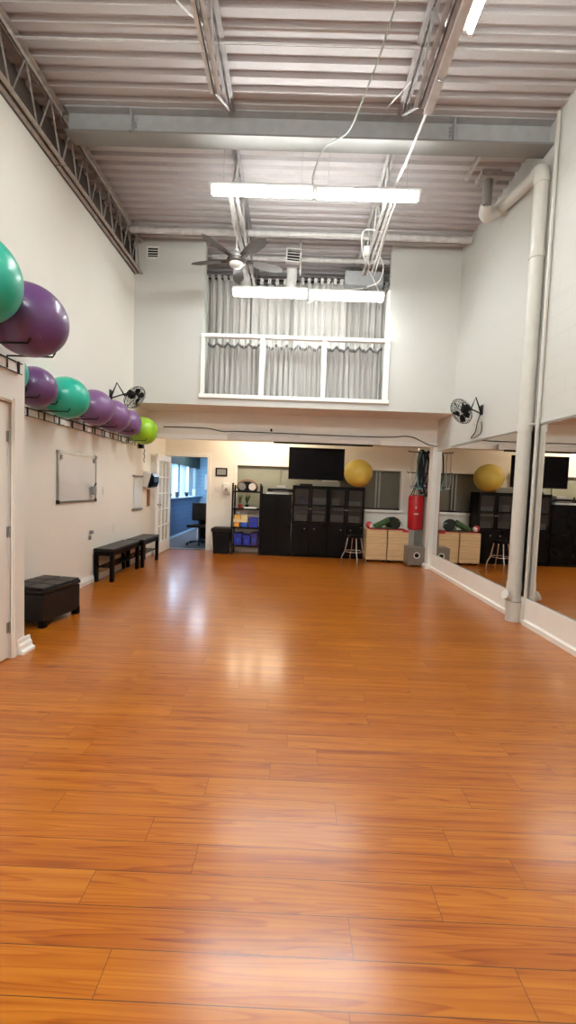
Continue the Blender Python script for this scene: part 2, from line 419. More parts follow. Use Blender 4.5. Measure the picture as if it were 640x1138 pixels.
# ---- walls
struct('wall_left', G().box(XL-.12, XL, YF, YB+.1, 0, 4.86), 'wall')
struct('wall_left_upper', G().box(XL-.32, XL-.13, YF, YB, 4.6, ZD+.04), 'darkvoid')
struct('wall_right', G().box(XR, XR+.2, YF, YB+.1, 0, ZD+.04), 'block')
struct('wall_front', G().box(XL-.3, XR+.2, YF-.15, YF, 0, ZD+.04), 'wall')
# back wall with door opening X -2.70..-1.86, z<1.98
g = G()
DX0, DX1, DZ = -2.69, -1.86, 2.0
W1 = (-1.215, .62, .95, 1.86); W2 = (.95, 2.29, 1.02, 1.85)
zt = 5.4
g.box(XL-.1, DX0, YB, YB+.12, 0, zt); g.box(DX0, DX1, YB, YB+.12, DZ, zt)
g.box(DX1, W1[0], YB, YB+.12, 0, zt); g.box(W1[0], W1[1], YB, YB+.12, 0, W1[2]); g.box(W1[0], W1[1], YB, YB+.12, W1[3], zt)
g.box(W1[1], W2[0], YB, YB+.12, 0, zt); g.box(W2[0], W2[1], YB, YB+.12, 0, W2[2]); g.box(W2[0], W2[1], YB, YB+.12, W2[3], zt)
g.box(W2[1], XR+.1, YB, YB+.12, 0, zt)
struct('wall_back', g, 'wall')
# windows in the back wall (interior, covered from behind)
def window(n, W, m, mull):
    x0, x1, z0, z1 = W
    o = struct('window_%d' % n, G().box(x0, x1, YB+.09, YB+.10, z0, z1), m)
    f = G(); t = .055
    f.box(x0-t, x0, YB-.02, YB+.02, z0-t, z1+t); f.box(x1, x1+t, YB-.02, YB+.02, z0-t, z1+t)
    f.box(x0, x1, YB-.02, YB+.02, z1, z1+t); f.box(x0-t*1.6, x1+t*1.6, YB-.05, YB+.02, z0-t, z0-.005)
    obj('window_frame', f, 'trim', o, bevel=.004)
    h = G(); h.box(x0, x1, YB, YB+.07, z0, z0+.03)
    for x in mull: h.box(x-.012, x+.012, YB+.05, YB+.085, z0, z1)
    obj('inner_sash', h, 'blackmatte' if n == 2 else 'greenframe', o)
    return o
window(1, W1, 'greenframe', (-.3,))
w2 = window(2, W2, mat('dim_window_panel', (.15, .15, .12), .25, var=.1, scale=2), ())
g = G()
for x in (1.76, 1.83): g.box(x, x+.035, YB+.03, YB+.05, 1.06, 1.85)
obj('blind_strip', g, 'cord', w2)
# balcony front wall (face of the upper floor) with a big opening
FY = 7.3; OX0, OX1, OZ = -1.60, 1.49, 2.90
g = G()
g.box(XL, OX0, FY, FY+.14, 2.77, ZD+.03); g.box(OX1, XR, FY, FY+.14, 2.77, ZD+.03); g.box(OX0, OX1, FY, FY+.14, 2.77, OZ)
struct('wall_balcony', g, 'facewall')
struct('floor_balcony', G().box(XL, XR, FY+.14, YB, 2.775, 2.88), 'soffit')
struct('ceiling_soffit', G().box(XL, XR, FY+.001, YB, 2.765, 2.7745), 'soffit')
struct('wall_bulkhead', G().box(XL, XR, 8.05, 8.2, 2.34, 2.765), 'soffit')
struct('trim_1', G().box(XL, XR, 8.02, 8.22, 2.265, 2.345), 'trim', bevel=.006)
# white column in the right corner
struct('trim_2', G().box(2.545, XR, 7.95, 8.15, 0, 2.265), 'trim', bevel=.004)
struct('baseboard_column', G().box(2.50, XR, 7.915, 8.17, 0, .07).box(2.515, XR, 7.93, 8.17, .07, .085), 'trim', bevel=.003)
# baseboards
def base(name, x, side, y0, y1, h=.10, t=.022):
    p = [(0, 0), (t, 0), (t, h*.6), (t*.7, h*.72), (t*.55, h*.95), (t*.3, h), (0, h)]
    struct(name, G().prism([(x+side*a, b) for a, b in p], 'y', y0, y1), 'trim')
base('baseboard_left', XL, 1, 3.44, YB)
base('baseboard_right', XR, -1, YF, 4.70, .085, .05); base('baseboard_right', XR, -1, 4.92, 7.92, .085, .05)
g = G()
for a, b in ((DX1+.08, XR),): g.box(a, b, YB-.02, YB, 0, .09)
struct('baseboard_back', g, 'trim', bevel=.003)
# ledge under the mirrors
struct('trim_3', G().box(XR-.03, XR, YF, 7.94, 0, .295), 'trim')
# door casing in the back wall
g = G(); t = .075
g.box(DX1, DX1+t, YB-.02, YB+.13, 0, DZ+t); g.box(DX0, DX1, YB-.02, YB+.13, DZ, DZ+t); g.box(DX0-.06, DX0, YB-.02, YB+.13, 0, DZ+t)
struct('trim_4', g, 'trim', bevel=.004)
struct('trim_5', G().box(DX0, DX1, YB-.01, YB+.13, .0, .012), 'alu')

# ---- closet bump-out on the left, with its door
CX, CY = -2.17, 3.43
g = G(); dY0, dY1, dz = 2.42, 3.262, 1.985
g.box(XL, CX, dY1, CY, 0, 2.375); g.box(XL, CX, YF, dY0, 0, 2.375); g.box(XL, CX, dY0, dY1, dz, 2.375); g.box(XL, CX-.12, dY0, dY1, 0, dz)
struct('wall_closet', g, 'door')
d = struct('door_2', G().box(CX-.055, CX-.015, dY0+.004, dY1-.006, .012, dz-.005), 'door')
g = G()
for z0, z1 in ((.22, .92), (1.05, 1.80)):
    for a, b in ((dY0+.12, dY0+.37), (dY0+.47, dY0+.72)):
        g.box(CX-.016, CX-.009, a, b, z0, z1)
obj('door_panel', g, 'door', d, bevel=.003)
for z in (.25, 1.0, 1.73):
    g = G().tube([(CX-.006, dY1-.003, z-.045), (CX-.006, dY1-.003, z+.045)], .007, 8).box(CX-.014, CX-.010, dY1-.03, dY1-.002, z-.04, z+.04)
    obj('hinge', g, 'alu', d)
obj('door_knob', G().lathe([(.012, 0), (.012, .03), (.026, .04), (.028, .055), (.018, .068), (.001, .07)], (CX-.012, dY0+.07, .95), (1, 0, 0)), 'nickel', d)
g = G()
for a, b in ((dY1, dY1+.062), (dY0-.062, dY0)):
    g.box(CX-.01, CX+.014, a, b, 0, dz+.062); g.box(CX+.014, CX+.022, a+.012, b-.022, 0, dz+.04)
g.box(CX-.01, CX+.014, dY0, dY1, dz, dz+.062); g.box(CX+.014, CX+.022, dY0, dY1, dz+.012, dz+.04)
struct('trim_6', g, 'door', bevel=.003)
# stepped baseboard end that wraps the closet corner
p = [(0, 0), (.06, 0), (.06, .02), (.035, .035), (.03, .07), (.018, .085), (.015, .115), (0, .115)]
g = G().prism([(CX+a, b) for a, b in p], 'y', CY-.10, CY+.055)
g.box(XL, CX, CY, CY+.05, 0, .03).box(XL, CX, CY, CY+.02, .03, .115)
struct('baseboard_closet', g, 'trim')

# ---- glazed french door, standing open into the room beside the left wall
def french_door():
    o = struct('door_1', G().box(0, .035, -.92, 0, 0, .001), 'trim')
    o.location = (DX0+.02, YB-.03, .012)
    H = 1.97; Wd = .91; g = G(); st = .105
    g.box(0, .035, -Wd, -Wd+st, 0, H); g.box(0, .035, -st, 0, 0, H); g.box(0, .035, -Wd+st, -st, 0, .22); g.box(0, .035, -Wd+st, -st, H-.12, H)
    obj('door_frame', g, 'trim', o, bevel=.003)
    y0, y1, z0, z1 = -Wd+st, -st, .22, H-.12; g = G()
    for i in (1, 2): yy = y0+(y1-y0)*i/3; g.box(.004, .031, yy-.012, yy+.012, z0, z1)
    for i in range(1, 5): zz = z0+(z1-z0)*i/5; g.box(.005, .030, y0, y1, zz-.012, zz+.012)
    obj('muntin', g, 'trim', o)
    for i in range(3):
        for j in range(5):
            a = y0+(y1-y0)*i/3; c = z0+(z1-z0)*j/5
            obj('glass_pane', G().box(.015, .019, a+.01, a+(y1-y0)/3-.01, c+.01, c+(z1-z0)/5-.01), 'glass', o)
    obj('door_knob', G().lathe([(.025, 0), (.025, .006), (.01, .01), (.01, .035), (.026, .045), (.028, .06), (.001, .075)], (.035, -Wd+.055, .98), (1, 0, 0)), 'nickel', o)
french_door()

# ---- the room beyond the open door
struct('floor_hall', G().box(-3.3, -1.0, YB+.125, 14.2, -.02, .005), 'carpet')
struct('ceiling_hall', G().box(-3.3, -1.0, YB+.125, 14.2, 2.6, 2.65), 'deck')
struct('wall_hall_right', G().box(-1.1, -1.0, YB+.125, 14.2, 0, 2.6), 'haze')
g = G(); hx = -3.1
g.box(hx-.12, hx, YB+.125, 14.2, 0, 1.03); struct('wall_hall_left', g, 'navyslat')
g = G(); g.box(hx-.12, hx, YB+.125, 14.2, 1.93, 2.6); g.box(hx-.12, hx, YB+.125, 10.1, 1.03, 1.93)
struct('wall_hall_left_upper', g, 'darkgreen')
struct('wall_hall_back', G().box(-3.3, -1.0, 14.1, 14.2, 0, 2.6), 'blueslat')
o = struct('window_3', G().box(hx-.07, hx-.065, 10.1, 14.1, 1.05, 1.93), 'glass')
g = G().box(hx-.10, hx+.10, 10.1, 14.1, 1.03, 1.06)
for yy in (10.12, 10.9, 11.75, 12.7, 13.6): g.box(hx-.09, hx-.03, yy, yy+.07, 1.06, 1.93)
obj('window_frame', g, 'haze', o)
struct('baseboard_hall', G().box(hx, hx+.02, YB+.125, 14.1, 0, .05), 'haze')
struct('wall_hall_outside', G().box(-3.36, -3.34, 9, 14.3, 0, 2.7), 'haze')
bpy.data.objects['wall_hall_outside'].hide_render = False

# ================================================================ ROOF STEEL
def ibeam():
    o = thing('steel_beam', 'thick grey steel I-beam spanning the room under the corrugated roof', 'beam', (0, 4.9, 5.17))
    x0, x1 = XL+.16, XR
    obj('web', G().box(x0, x1, -.012, .012, .02, .252), 'steel', o)
    obj('bottom_flange', G().box(x0, x1, -.1, .1, 0, .02), 'steel_light', o)
    obj('top_flange', G().box(x0, x1, -.1, .1, .252, .268), 'steel', o)
    for x in (-1.9, 1.58):
        g = G().box(x-.006, x+.006, -.095, -.012, .02, .252)
        obj('stiffener', g, 'steel', o)
        for k in range(5):
            for dx in (-.03, .03):
                g = G().lathe([(.011, 0), (.011, .012), (.006, .018)], (x+dx, -.012, .045+k*.04), (0, -1, 0), 6)
                obj('bolt', g, 'steel', o)
    # short rod tail hanging from the splice
    obj('rod_tail', G().tube([(-1.9, -.1, .0), (-1.88, -.16, -.03)], .006, 6), 'wire', o)
ibeam()
def joist(label, x, ya, yb, m, md, top_ya=None, top_yb=None, dz=.0, wide=.038, pitch=.62, zb=4.87, zt=5.41):
    o = thing('bar_joist', label, 'joist', (x, ya, zb), 0, 'open web joists under the roof deck')
    L = yb-ya; ta = (top_ya if top_ya is not None else ya)-ya; tb = (top_yb if top_yb is not None else yb)-ya; H = zt-zb
    for s in (-1, 1):
        obj('bottom_chord', G().box(s*.012, s*(.012+wide), 0, L, 0, .007).box(s*.012, s*.017, 0, L, 0, wide), m, o)
        obj('top_chord', G().box(s*.012, s*(.012+wide), ta, tb, H-.006, H+.001).box(s*.012, s*.017, ta, tb, H-wide, H), md, o)
    n = max(1, round(L/pitch)); g = G(); pts = []
    for i in range(n):
        y0 = L*i/n; pts += [(0, y0, .015), (0, y0+L/n/2, H-.015)]
    pts.append((0, L, .015))
    g.tube(pts, .010, 6)
    if tb > L: g.tube([(0, L, .015), (0, tb-.02, H-.02)], .012, 6)
    obj('web_bar', g, md, o)
    return o
joist('near left open web joist with bright paired lower chord, ahead of the grey beam', -.82, .3, 3.98, 'joist', 'joistdark', .3, 4.79)
joist('near right open web joist beside the lengthwise tube light, ahead of the grey beam', 1.0, .3, 4.06, 'joistdark', 'joistdark', .3, 4.79)
joist('far left open web joist carrying the ceiling fan, beyond the grey beam', -.84, 5.15, 7.75, 'joist', 'joistdark', 5.02, 8.3)
joist('far right open web joist draped with white cables, beyond the grey beam', 1.01, 5.15, 7.1, 'joist', 'joist', 5.02, 8.3)
joist('near left wall truss, dusty brown, on the camera side of the beam', -2.69, .3, 4.88, 'truss', 'truss', .3, 4.86, wide=.05, pitch=.42)
joist('far left wall truss, dusty brown, between the beam and the balcony wall', -2.69, 4.9, 7.28, 'truss', 'truss', 4.9, 7.28, wide=.05, pitch=.36)
# long white raceway along the near right joist, its rod running on past the beam
o = thing('cable_raceway', 'wide white metal raceway beside the near right joist, under the roof', 'raceway', (1.055, 1.0, 4.85))
obj('channel', G().box(0, .075, 0, 3.1, 0, .05), 'joist', o, bevel=.004)
obj('strap', G().tube(arc((.042, 2.75, .0), .03, PI, 2*PI, 8), .006, 6), 'chrome', o)
obj('end_rod', G().tube([(.03, 3.08, .02), (.02, 3.85, .10), (-.03, 4.2, .08)], .014, 8), 'pvc', o)
# roof pipes
def pipe_thing(name, label, cat, pts, r, m='pipe', collars=()):
    o = thing(name, label, cat, pts[0])
    p0 = Vector(pts[0]); q = [Vector(p)-p0 for p in pts]
    obj('pipe_run', G().tube(q, r, 14), m, o)
    for c, d in collars:
        c = Vector(c)-p0; d = Vector(d).normalized()
        obj('coupling', G().tube([c-d*.04, c+d*.04], r*1.18, 14), m, o)
    return o
pipe_thing('sprinkler_pipe', 'thick white sprinkler pipe running across just ahead of the balcony opening', 'pipe', [(-2.68, 6.85, 5.33), (2.6, 6.85, 5.33)], .045, 'joist', [((.9, 6.85, 5.33), (1, 0, 0)), ((-1.9, 6.85, 5.33), (1, 0, 0)), ((2.5, 6.85, 5.33), (1, 0, 0))])
pipe_thing('sprinkler_pipe', 'second white pipe running across inside the balcony opening', 'pipe', [(-1.55, 7.62, 5.36), (1.5, 7.62, 5.36)], .036, 'joist', [((1.25, 7.62, 5.36), (1, 0, 0))])
tag(obj('electrical_conduit', G().tube([(XL+.1, 4.07, 5.395), (XR, 4.07, 5.395)], .008, 8), 'joist'), 'thin straight conduit crossing the roof deck on the camera side of the beam', 'conduit')
tag(obj('electrical_cable', G().tube(bez([(-.75, 3.7, 5.41), (-.3, 3.62, 5.36), (.25, 3.66, 5.39), (.95, 3.55, 5.37)]), .009, 6), 'joistdark'), 'thin dark cable sagging between the two near joists', 'cable')
tag(obj('electrical_cable', G().tube(bez([(-1.3, 3.3, 5.42), (-1.12, 3.6, 5.30), (-.98, 3.85, 5.36), (-.9, 3.95, 5.40)]), .008, 6), 'pvc'), 'white loose cable curving along the deck left of the near left joist', 'cable')
tag(obj('ceiling_rod', G().tube([(-.03, 7.2, 5.40), (-.015, 7.2, 4.90)], .014, 8).lathe([(.03, 0), (.03, .02)], (-.03, 7.2, 5.40)), 'joist'), 'upright white rod hanging in front of the curtains right of the ceiling fan', 'rod')
tag(obj('angle_strut', G().box(-.02, .02, 0, .55, 0, .006).box(-.02, -.014, 0, .55, 0, .04), 'joist', loc=(2.05, 5.15, 5.398)), 'short pale steel strip under the deck beside the roof drain', 'strut')
tag(obj('fixture_cable', G().tube(bez([(.10, 5.12, 4.88), (.09, 5.10, 4.99), (.20, 4.9, 5.14), (.42, 4.6, 5.08), (.52, 4.2, 5.08), (.60, 3.9, 5.15), (.66, 3.6, 5.25), (.70, 3.3, 5.41)]), .009, 6), 'cord'), 'long grey cable looping down from the deck to the hanging bare tube lights', 'cable')
tag(obj('fixture_cable', G().tube(bez([(.97, 4.28, 5.30), (.90, 4.5, 5.36), (.82, 4.74, 5.43)]), .006, 6), 'pvc'), 'short white cable leaving the near right joist by the beam', 'cable')
for i, (pts, lb) in enumerate([
    ([(1.05, 5.9, 4.86), (.83, 6.05, 4.95), (.84, 6.2, 4.75), (.96, 6.35, 4.66), (.98, 6.6, 4.86)], 'white cable looping left off the far right joist near its middle'),
    ([(1.08, 6.4, 4.86), (1.20, 6.5, 4.72), (1.18, 6.7, 4.60), (1.03, 6.85, 4.58)], 'white cable looping right off the far right joist'),
    ([(.98, 6.95, 4.60), (.6, 7.0, 4.56), (.25, 7.0, 4.44), (.12, 6.98, 4.36)], 'white cable trailing left from the far right joist to the lensed light'),
    ([(1.05, 6.9, 4.86), (1.2, 6.95, 4.62), (1.24, 6.95, 4.50)], 'short white cable dropping to the right end of the lensed light')]):
    tag(obj('fixture_cable', G().tube(bez(pts), .009, 6), 'pvc'), lb, 'cable')
tag(obj('conduit_bundle', G().tube([(-.90, 5.2, 4.95), (-.90, 7.0, 4.86)], .013, 8).tube([(-.93, 5.4, 5.0), (-.945, 6.2, 4.92)], .011, 8), 'pvc'), 'pair of white conduits clipped beside the far left joist', 'conduit')
tag(obj('conduit_bundle', G().tube([(1.09, 5.2, 4.9), (1.10, 6.9, 4.83)], .013, 8).tube([(1.12, 5.9, 4.93), (1.14, 6.9, 4.78)], .011, 8), 'pvc'), 'pair of white conduits running beside the far right joist', 'conduit')
tag(obj('junction_box', G().box(-.04, .04, -.03, .03, -.05, .05), 'pvc', loc=(.90, 6.25, 4.80), bevel=.004), 'small white junction box under the far right joist', 'electrical box')

# duct ends inside the balcony
def diffuser(loc, label, slats=True):
    o = thing('air_duct', label, 'duct', loc)
    obj('round_duct', G().tube([(0, .1, -.33), (0, .08, -.1), (-.01, .02, .0)], .085, 20), 'joist', o)
    if slats:
        g = G().box(-.12, .12, -.08, .0, .04, .06).box(-.12, -.105, -.08, 0, .04, .26).box(.105, .12, -.08, 0, .04, .26).box(-.12, .12, -.08, 0, .24, .26)
        for k in range(3): g.box(-.105, .105, -.078, -.062, .088+k*.046, .098+k*.046)
        obj('register_frame', g, 'pvc', o, bevel=.002)
        obj('dark_throat', G().box(-.10, .10, -.015, -.005, .06, .24), 'blackmatte', o)
    return o
diffuser((-.15, 7.22, 5.03), 'round duct with square slotted register in the balcony, right of the ceiling fan').rotation_euler = (0, .06, 0)
tag(obj('air_duct', G().tube([(-.93, 7.75, 4.86), (-.98, 7.74, 5.0), (-1.03, 7.72, 5.15), (-1.05, 7.70, 5.30)], .09, 20), 'joist'), 'bare round duct in the balcony below the ceiling fan', 'duct')
tag(obj('duct_box', G().box(.78, 1.46, 7.82, 7.98, 5.06, 5.30), 'steel', bevel=.006), 'rectangular grey sheet metal duct at the right of the balcony opening', 'duct')
# vent grille on the balcony wall
o = thing('wall_vent', 'small square louvred vent high on the left of the balcony wall', 'vent', (-2.475, FY, 5.235))
g = G(); a, b = .105, .10
g.box(-a, a, -.012, 0, b-.02, b).box(-a, a, -.012, 0, -b, -b+.02).box(-a, -a+.02, -.012, 0, -b, b).box(a-.02, a, -.012, 0, -b, b)
obj('vent_frame', g, 'trim', o, bevel=.002)
obj('vent_back', G().box(-a+.02, a-.02, -.003, -.001, -b+.02, b-.02), 'blackmatte', o)
g = G()
for k in range(4): g.add([(-a+.02, -.012, -.06+k*.04), (a-.02, -.012, -.06+k*.04), (a-.02, -.003, -.045+k*.04), (-a+.02, -.003, -.045+k*.04), (-a+.02, -.012, -.057+k*.04), (a-.02, -.012, -.057+k*.04), (a-.02, -.003, -.042+k*.04), (-a+.02, -.003, -.042+k*.04)], [(0, 1, 2, 3), (4, 5, 6, 7), (0, 1, 5, 4), (2, 3, 7, 6)])
obj('louvre', g, 'trim', o)

# ================================================================ LIGHTS
def strip(label, loc, rz, bare=True, hang=.55, sides=(-1, 1)):
    """4 ft unit centred at loc, long axis local X"""
    o = thing('tube_light', label, 'light fixture', loc, rz, 'bare tube lights' if bare else 'lensed tube lights')
    h = .585
    if bare:
        g = G().prism([(-.055, .03), (.055, .03), (.065, .045), (.05, .075), (-.05, .075), (-.065, .045)], 'x', -h-.02, h+.02)
        obj('housing', g, 'trim', o, bevel=.002)
        for s in sides:
            obj('tube', G().tube([(-h+.015, s*.042, 0), (h-.015, s*.042, 0)], .019, 12), TUBEM, o)
            for e_ in (-1, 1):
                obj('tube_socket', G().box(e_*h-.012, e_*h+.012, s*.042-.02, s*.042+.02, -.022, .04), 'plastic', o)
    else:
        obj('housing', G().box(-h-.01, h+.01, -.085, .085, .035, .075), 'trim', o, bevel=.006)
        p = [(.08, .034), (.078, .0), (.06, -.03), (.025, -.042), (-.025, -.042), (-.06, -.03), (-.078, .0), (-.08, .034)]
        obj('lens', G().prism(p, 'x', -h, h), LENSM, o)
        for e_ in (-1, 1): obj('end_cap', G().prism([(a*1.04, b*1.04) for a, b in p], 'x', e_*h-.008, e_*h+.008), 'plastic', o)
    for sx in (-.45, .45):
        obj('hanger_wire', G().tube([(sx, 0, .07), (sx, 0, .07+hang)], .0025, 5), 'joistdark', o)
    return o
strip('left one of the bare tube lights hanging just beyond the steel beam', (-.485, 5.12, 4.80), 0)
strip('right one of the bare tube lights hanging just beyond the steel beam', (.72, 5.12, 4.79), 0)
strip('left lensed strip light in front of the balcony curtains', (-.485, 6.95, 4.47), 0, False, .84)
strip('right lensed strip light in front of the balcony curtains', (.72, 6.95, 4.455), 0, False, .84)
strip('bare tube light running lengthwise beside the near right joist', (1.16, 2.86, 4.90), PI/2, True, .45, (-1,))
strip('left unseen tube light added above the camera to brighten the near end', (-1.6, -.2, 4.85), 0)  # this lamp and the next three are unseen, added to brighten the near end
strip('left unseen tube light added well behind the camera to brighten the near end', (-1.3, -1.1, 4.85), 0)
strip('right unseen tube light added above the camera to brighten the near end', (-.38, -.2, 4.85), 0)
strip('right unseen tube light added well behind the camera to brighten the near end', (-.08, -1.1, 4.85), 0)
for x, lb in ((-1.09, 'leftmost of the four small warm spot bulbs behind the screen housing'), (-.78, 'second from left of the four small warm spot bulbs behind the screen housing'),
              (-.43, 'third from left of the four small warm spot bulbs behind the screen housing'), (-.19, 'rightmost of the four small warm spot bulbs behind the screen housing')):
    o = thing('spot_bulb', lb, 'light bulb', (x, 8.42, 2.36), 0, 'warm spot bulbs over the cabinets')
    obj('stem', G().tube([(0, 0, .03), (0, 0, .40)], .008, 8), 'wire', o)
    obj('socket', G().lathe([(.02, .0), (.028, .02), (.028, .06), (.012, .075)], (0, 0, 0)), 'blackmatte', o)
    obj('bulb', G().lathe([(.001, -.035), (.018, -.028), (.026, -.012), (.022, .004), (.015, .01)], (0, 0, 0)), BULB, o)
    lamp('spot_bulb_light', 'POINT', (x, 8.47, 2.29), 8, (1, .84, .62), .03)

# ---- ceiling fan
def ceiling_fan():
    o = thing('ceiling_fan', 'five-bladed dark ceiling fan with a white bowl light, hung from the far left joist', 'ceiling fan', (-.945, 6.35, 4.66))
    obj('canopy', G().lathe([(.05, .50), (.085, .52), (.09, .60), (.07, .63)]), 'pvc', o)
    obj('mount_bracket', G().box(-.02, .02, -.02, .02, .62, .75), 'joist', o)
    obj('downrod', G().tube([(0, 0, .13), (0, 0, .51)], .014, 10), 'pvc', o)
    obj('rod_cover', G().lathe([(.05, .10), (.04, .13), (.018, .17)]), 'pvc', o)
    obj('motor_housing', G().lathe([(.05, .10), (.10, .09), (.115, .06), (.115, .02), (.10, -.01), (.10, -.03)]), 'nickel', o)
    obj('lower_ring', G().lathe([(.135, .015), (.14, -.005), (.13, -.035), (.105, -.045)]), 'bladewood', o)
    obj('light_bowl', G().lathe([(.105, -.035), (.10, -.06), (.08, -.085), (.045, -.102), (.001, -.108)]), 'bowl', o)
    for k in range(5):
        a = math.radians(-51+72*k)
        pr = [(.15, .045), (.30, .075), (.45, .095), (.58, .095), (.66, .078), (.715, .02)]
        top = [(r, w_) for r, w_ in pr]; bot = [(r, -w_*.85) for r, w_ in [(.15, .045), (.30, .07), (.45, .085), (.58, .085), (.64, .06)]][::-1]
        out = top+bot; vs = []
        for dz in (0, .008):
            for r, w_ in out:
                z = w_*math.sin(math.radians(-13))+dz; wy = w_*math.cos(math.radians(13))
                vs.append((r*math.cos(a)-wy*math.sin(a), r*math.sin(a)+wy*math.cos(a), z+.01))
        n = len(out)
        g = G().add(vs, [tuple(range(n)), tuple(range(n, 2*n))]+[(i, (i+1) % n, (i+1) % n+n, i+n) for i in range(n)])
        bl = obj('blade', g, 'bladewood', o, bevel=.002)
        g = G().tube([(.11*math.cos(a), .11*math.sin(a), -.005), (.24*math.cos(a), .24*math.sin(a), .004)], .014, 8)
        obj('blade_iron', g, 'bladewood', bl)
ceiling_fan()

# ---- wall fans
def wall_fan(label, wall, head, nrm, side):
    wall = Vector(wall); h = Vector(head)-wall; n = Vector(nrm).normalized(); R_ = .19
    o = thing('wall_fan', label, 'fan', wall, 0, 'black wall fans')
    ref = Vector((0, 0, 1)); u = n.cross(ref).normalized(); v = u.cross(n).normalized()
    obj('wall_plate', G().box(-.015 if side < 0 else 0, 0 if side < 0 else .015, -.04, .04, -.07, .07), 'blackmatte', o, bevel=.004)
    base_ = Vector((side*.01, 0, 0)); back = h-n*.12
    el = base_+Vector((side*.10, -.03, .17))
    obj('bracket_arm', G().tube([base_+Vector((0, 0, -.04)), el, el*.35+back*.65-Vector((0, 0, .10)), back], .013, 8), 'blackmatte', o)
    obj('bracket_brace', G().tube([base_+Vector((0, 0, -.05)), back-n*.0], .010, 8), 'blackmatte', o)
    obj('motor', G().lathe([(.03, -.13), (.055, -.12), (.06, -.05), (.04, -.02)], h, n, 20), 'blackmatte', o)
    g = G()
    for fr, dz in ((1, 0), (.93, .035), (.7, .055), (.45, .065)):
        g.tube(arc(h+n*dz, R_*fr, 0, 2*PI, 32, u, v)[:-1], .005 if fr == 1 else .0025, 6, closed=True)
    for fr, dz in ((.9, -.04), (.6, -.055)): g.tube(arc(h+n*dz, R_*fr, 0, 2*PI, 32, u, v)[:-1], .0025, 6, closed=True)
    for k in range(28):
        a = 2*PI*k/28; d = math.cos(a)*u+math.sin(a)*v
        g.tube([h+d*.04+n*.067, h+d*R_*.7+n*.055, h+d*R_*.93+n*.035, h+d*R_, h+d*R_*.9-n*.04, h+d*.06-n*.06], .0021, 4)
    obj('cage', g, 'wire', o)
    obj('badge', G().lathe([(.04, .066), (.038, .072), (.001, .074)], h, n, 20), 'blackmatte', o)
    for k in range(5):
        a0 = 2*PI*k/5; pts = []
        for da, r in ((-.35, .05), (-.55, .12), (-.35, .165), (.2, .168), (.45, .12), (.35, .05)):
            tw = .03*da
            pts.append(h+(math.cos(a0+da*.62)*u+math.sin(a0+da*.62)*v)*r+n*(.01+tw*1.2))
        pts2 = [p+n*.003 for p in pts]; m_ = len(pts)
        obj('fan_blade', G().add(pts+pts2, [tuple(range(m_)), tuple(range(m_, 2*m_))]+[(i, (i+1) % m_, (i+1) % m_+m_, i+m_) for i in range(m_)]), 'blackmatte', o)
    return o
wall_fan('black caged wall fan on the left wall above the row of balls', (XL, 6.40, 2.70), (-2.46, 6.55, 2.70), (.80, -.18, -.62), 1)
wall_fan('black caged wall fan on the right block wall above the mirror', (XR, 6.18, 2.62), (2.36, 6.22, 2.60), (-.86, -.22, -.55), -1)
tag(obj('fan_cable', G().tube(bez([(2.62, 6.2, 2.56), (2.61, 6.25, 2.45), (2.615, 6.32, 2.33), (2.615, 6.45, 2.26), (2.61, 6.3, 2.25), (2.615, 6.12, 2.30), (2.62, 6.14, 2.45)]), .006, 6), 'wire'), 'thin dark cable looping below the right wall fan', 'cable')
tag(obj('wall_hook', G().box(-.01, 0, -.025, .025, -.03, .05).tube([(-.01, 0, 0), (-.05, 0, -.01), (-.06, 0, .03)], .006, 6), 'plastic', loc=(XR, 6.33, 2.42)), 'small white hook plate below the right wall fan', 'hook')

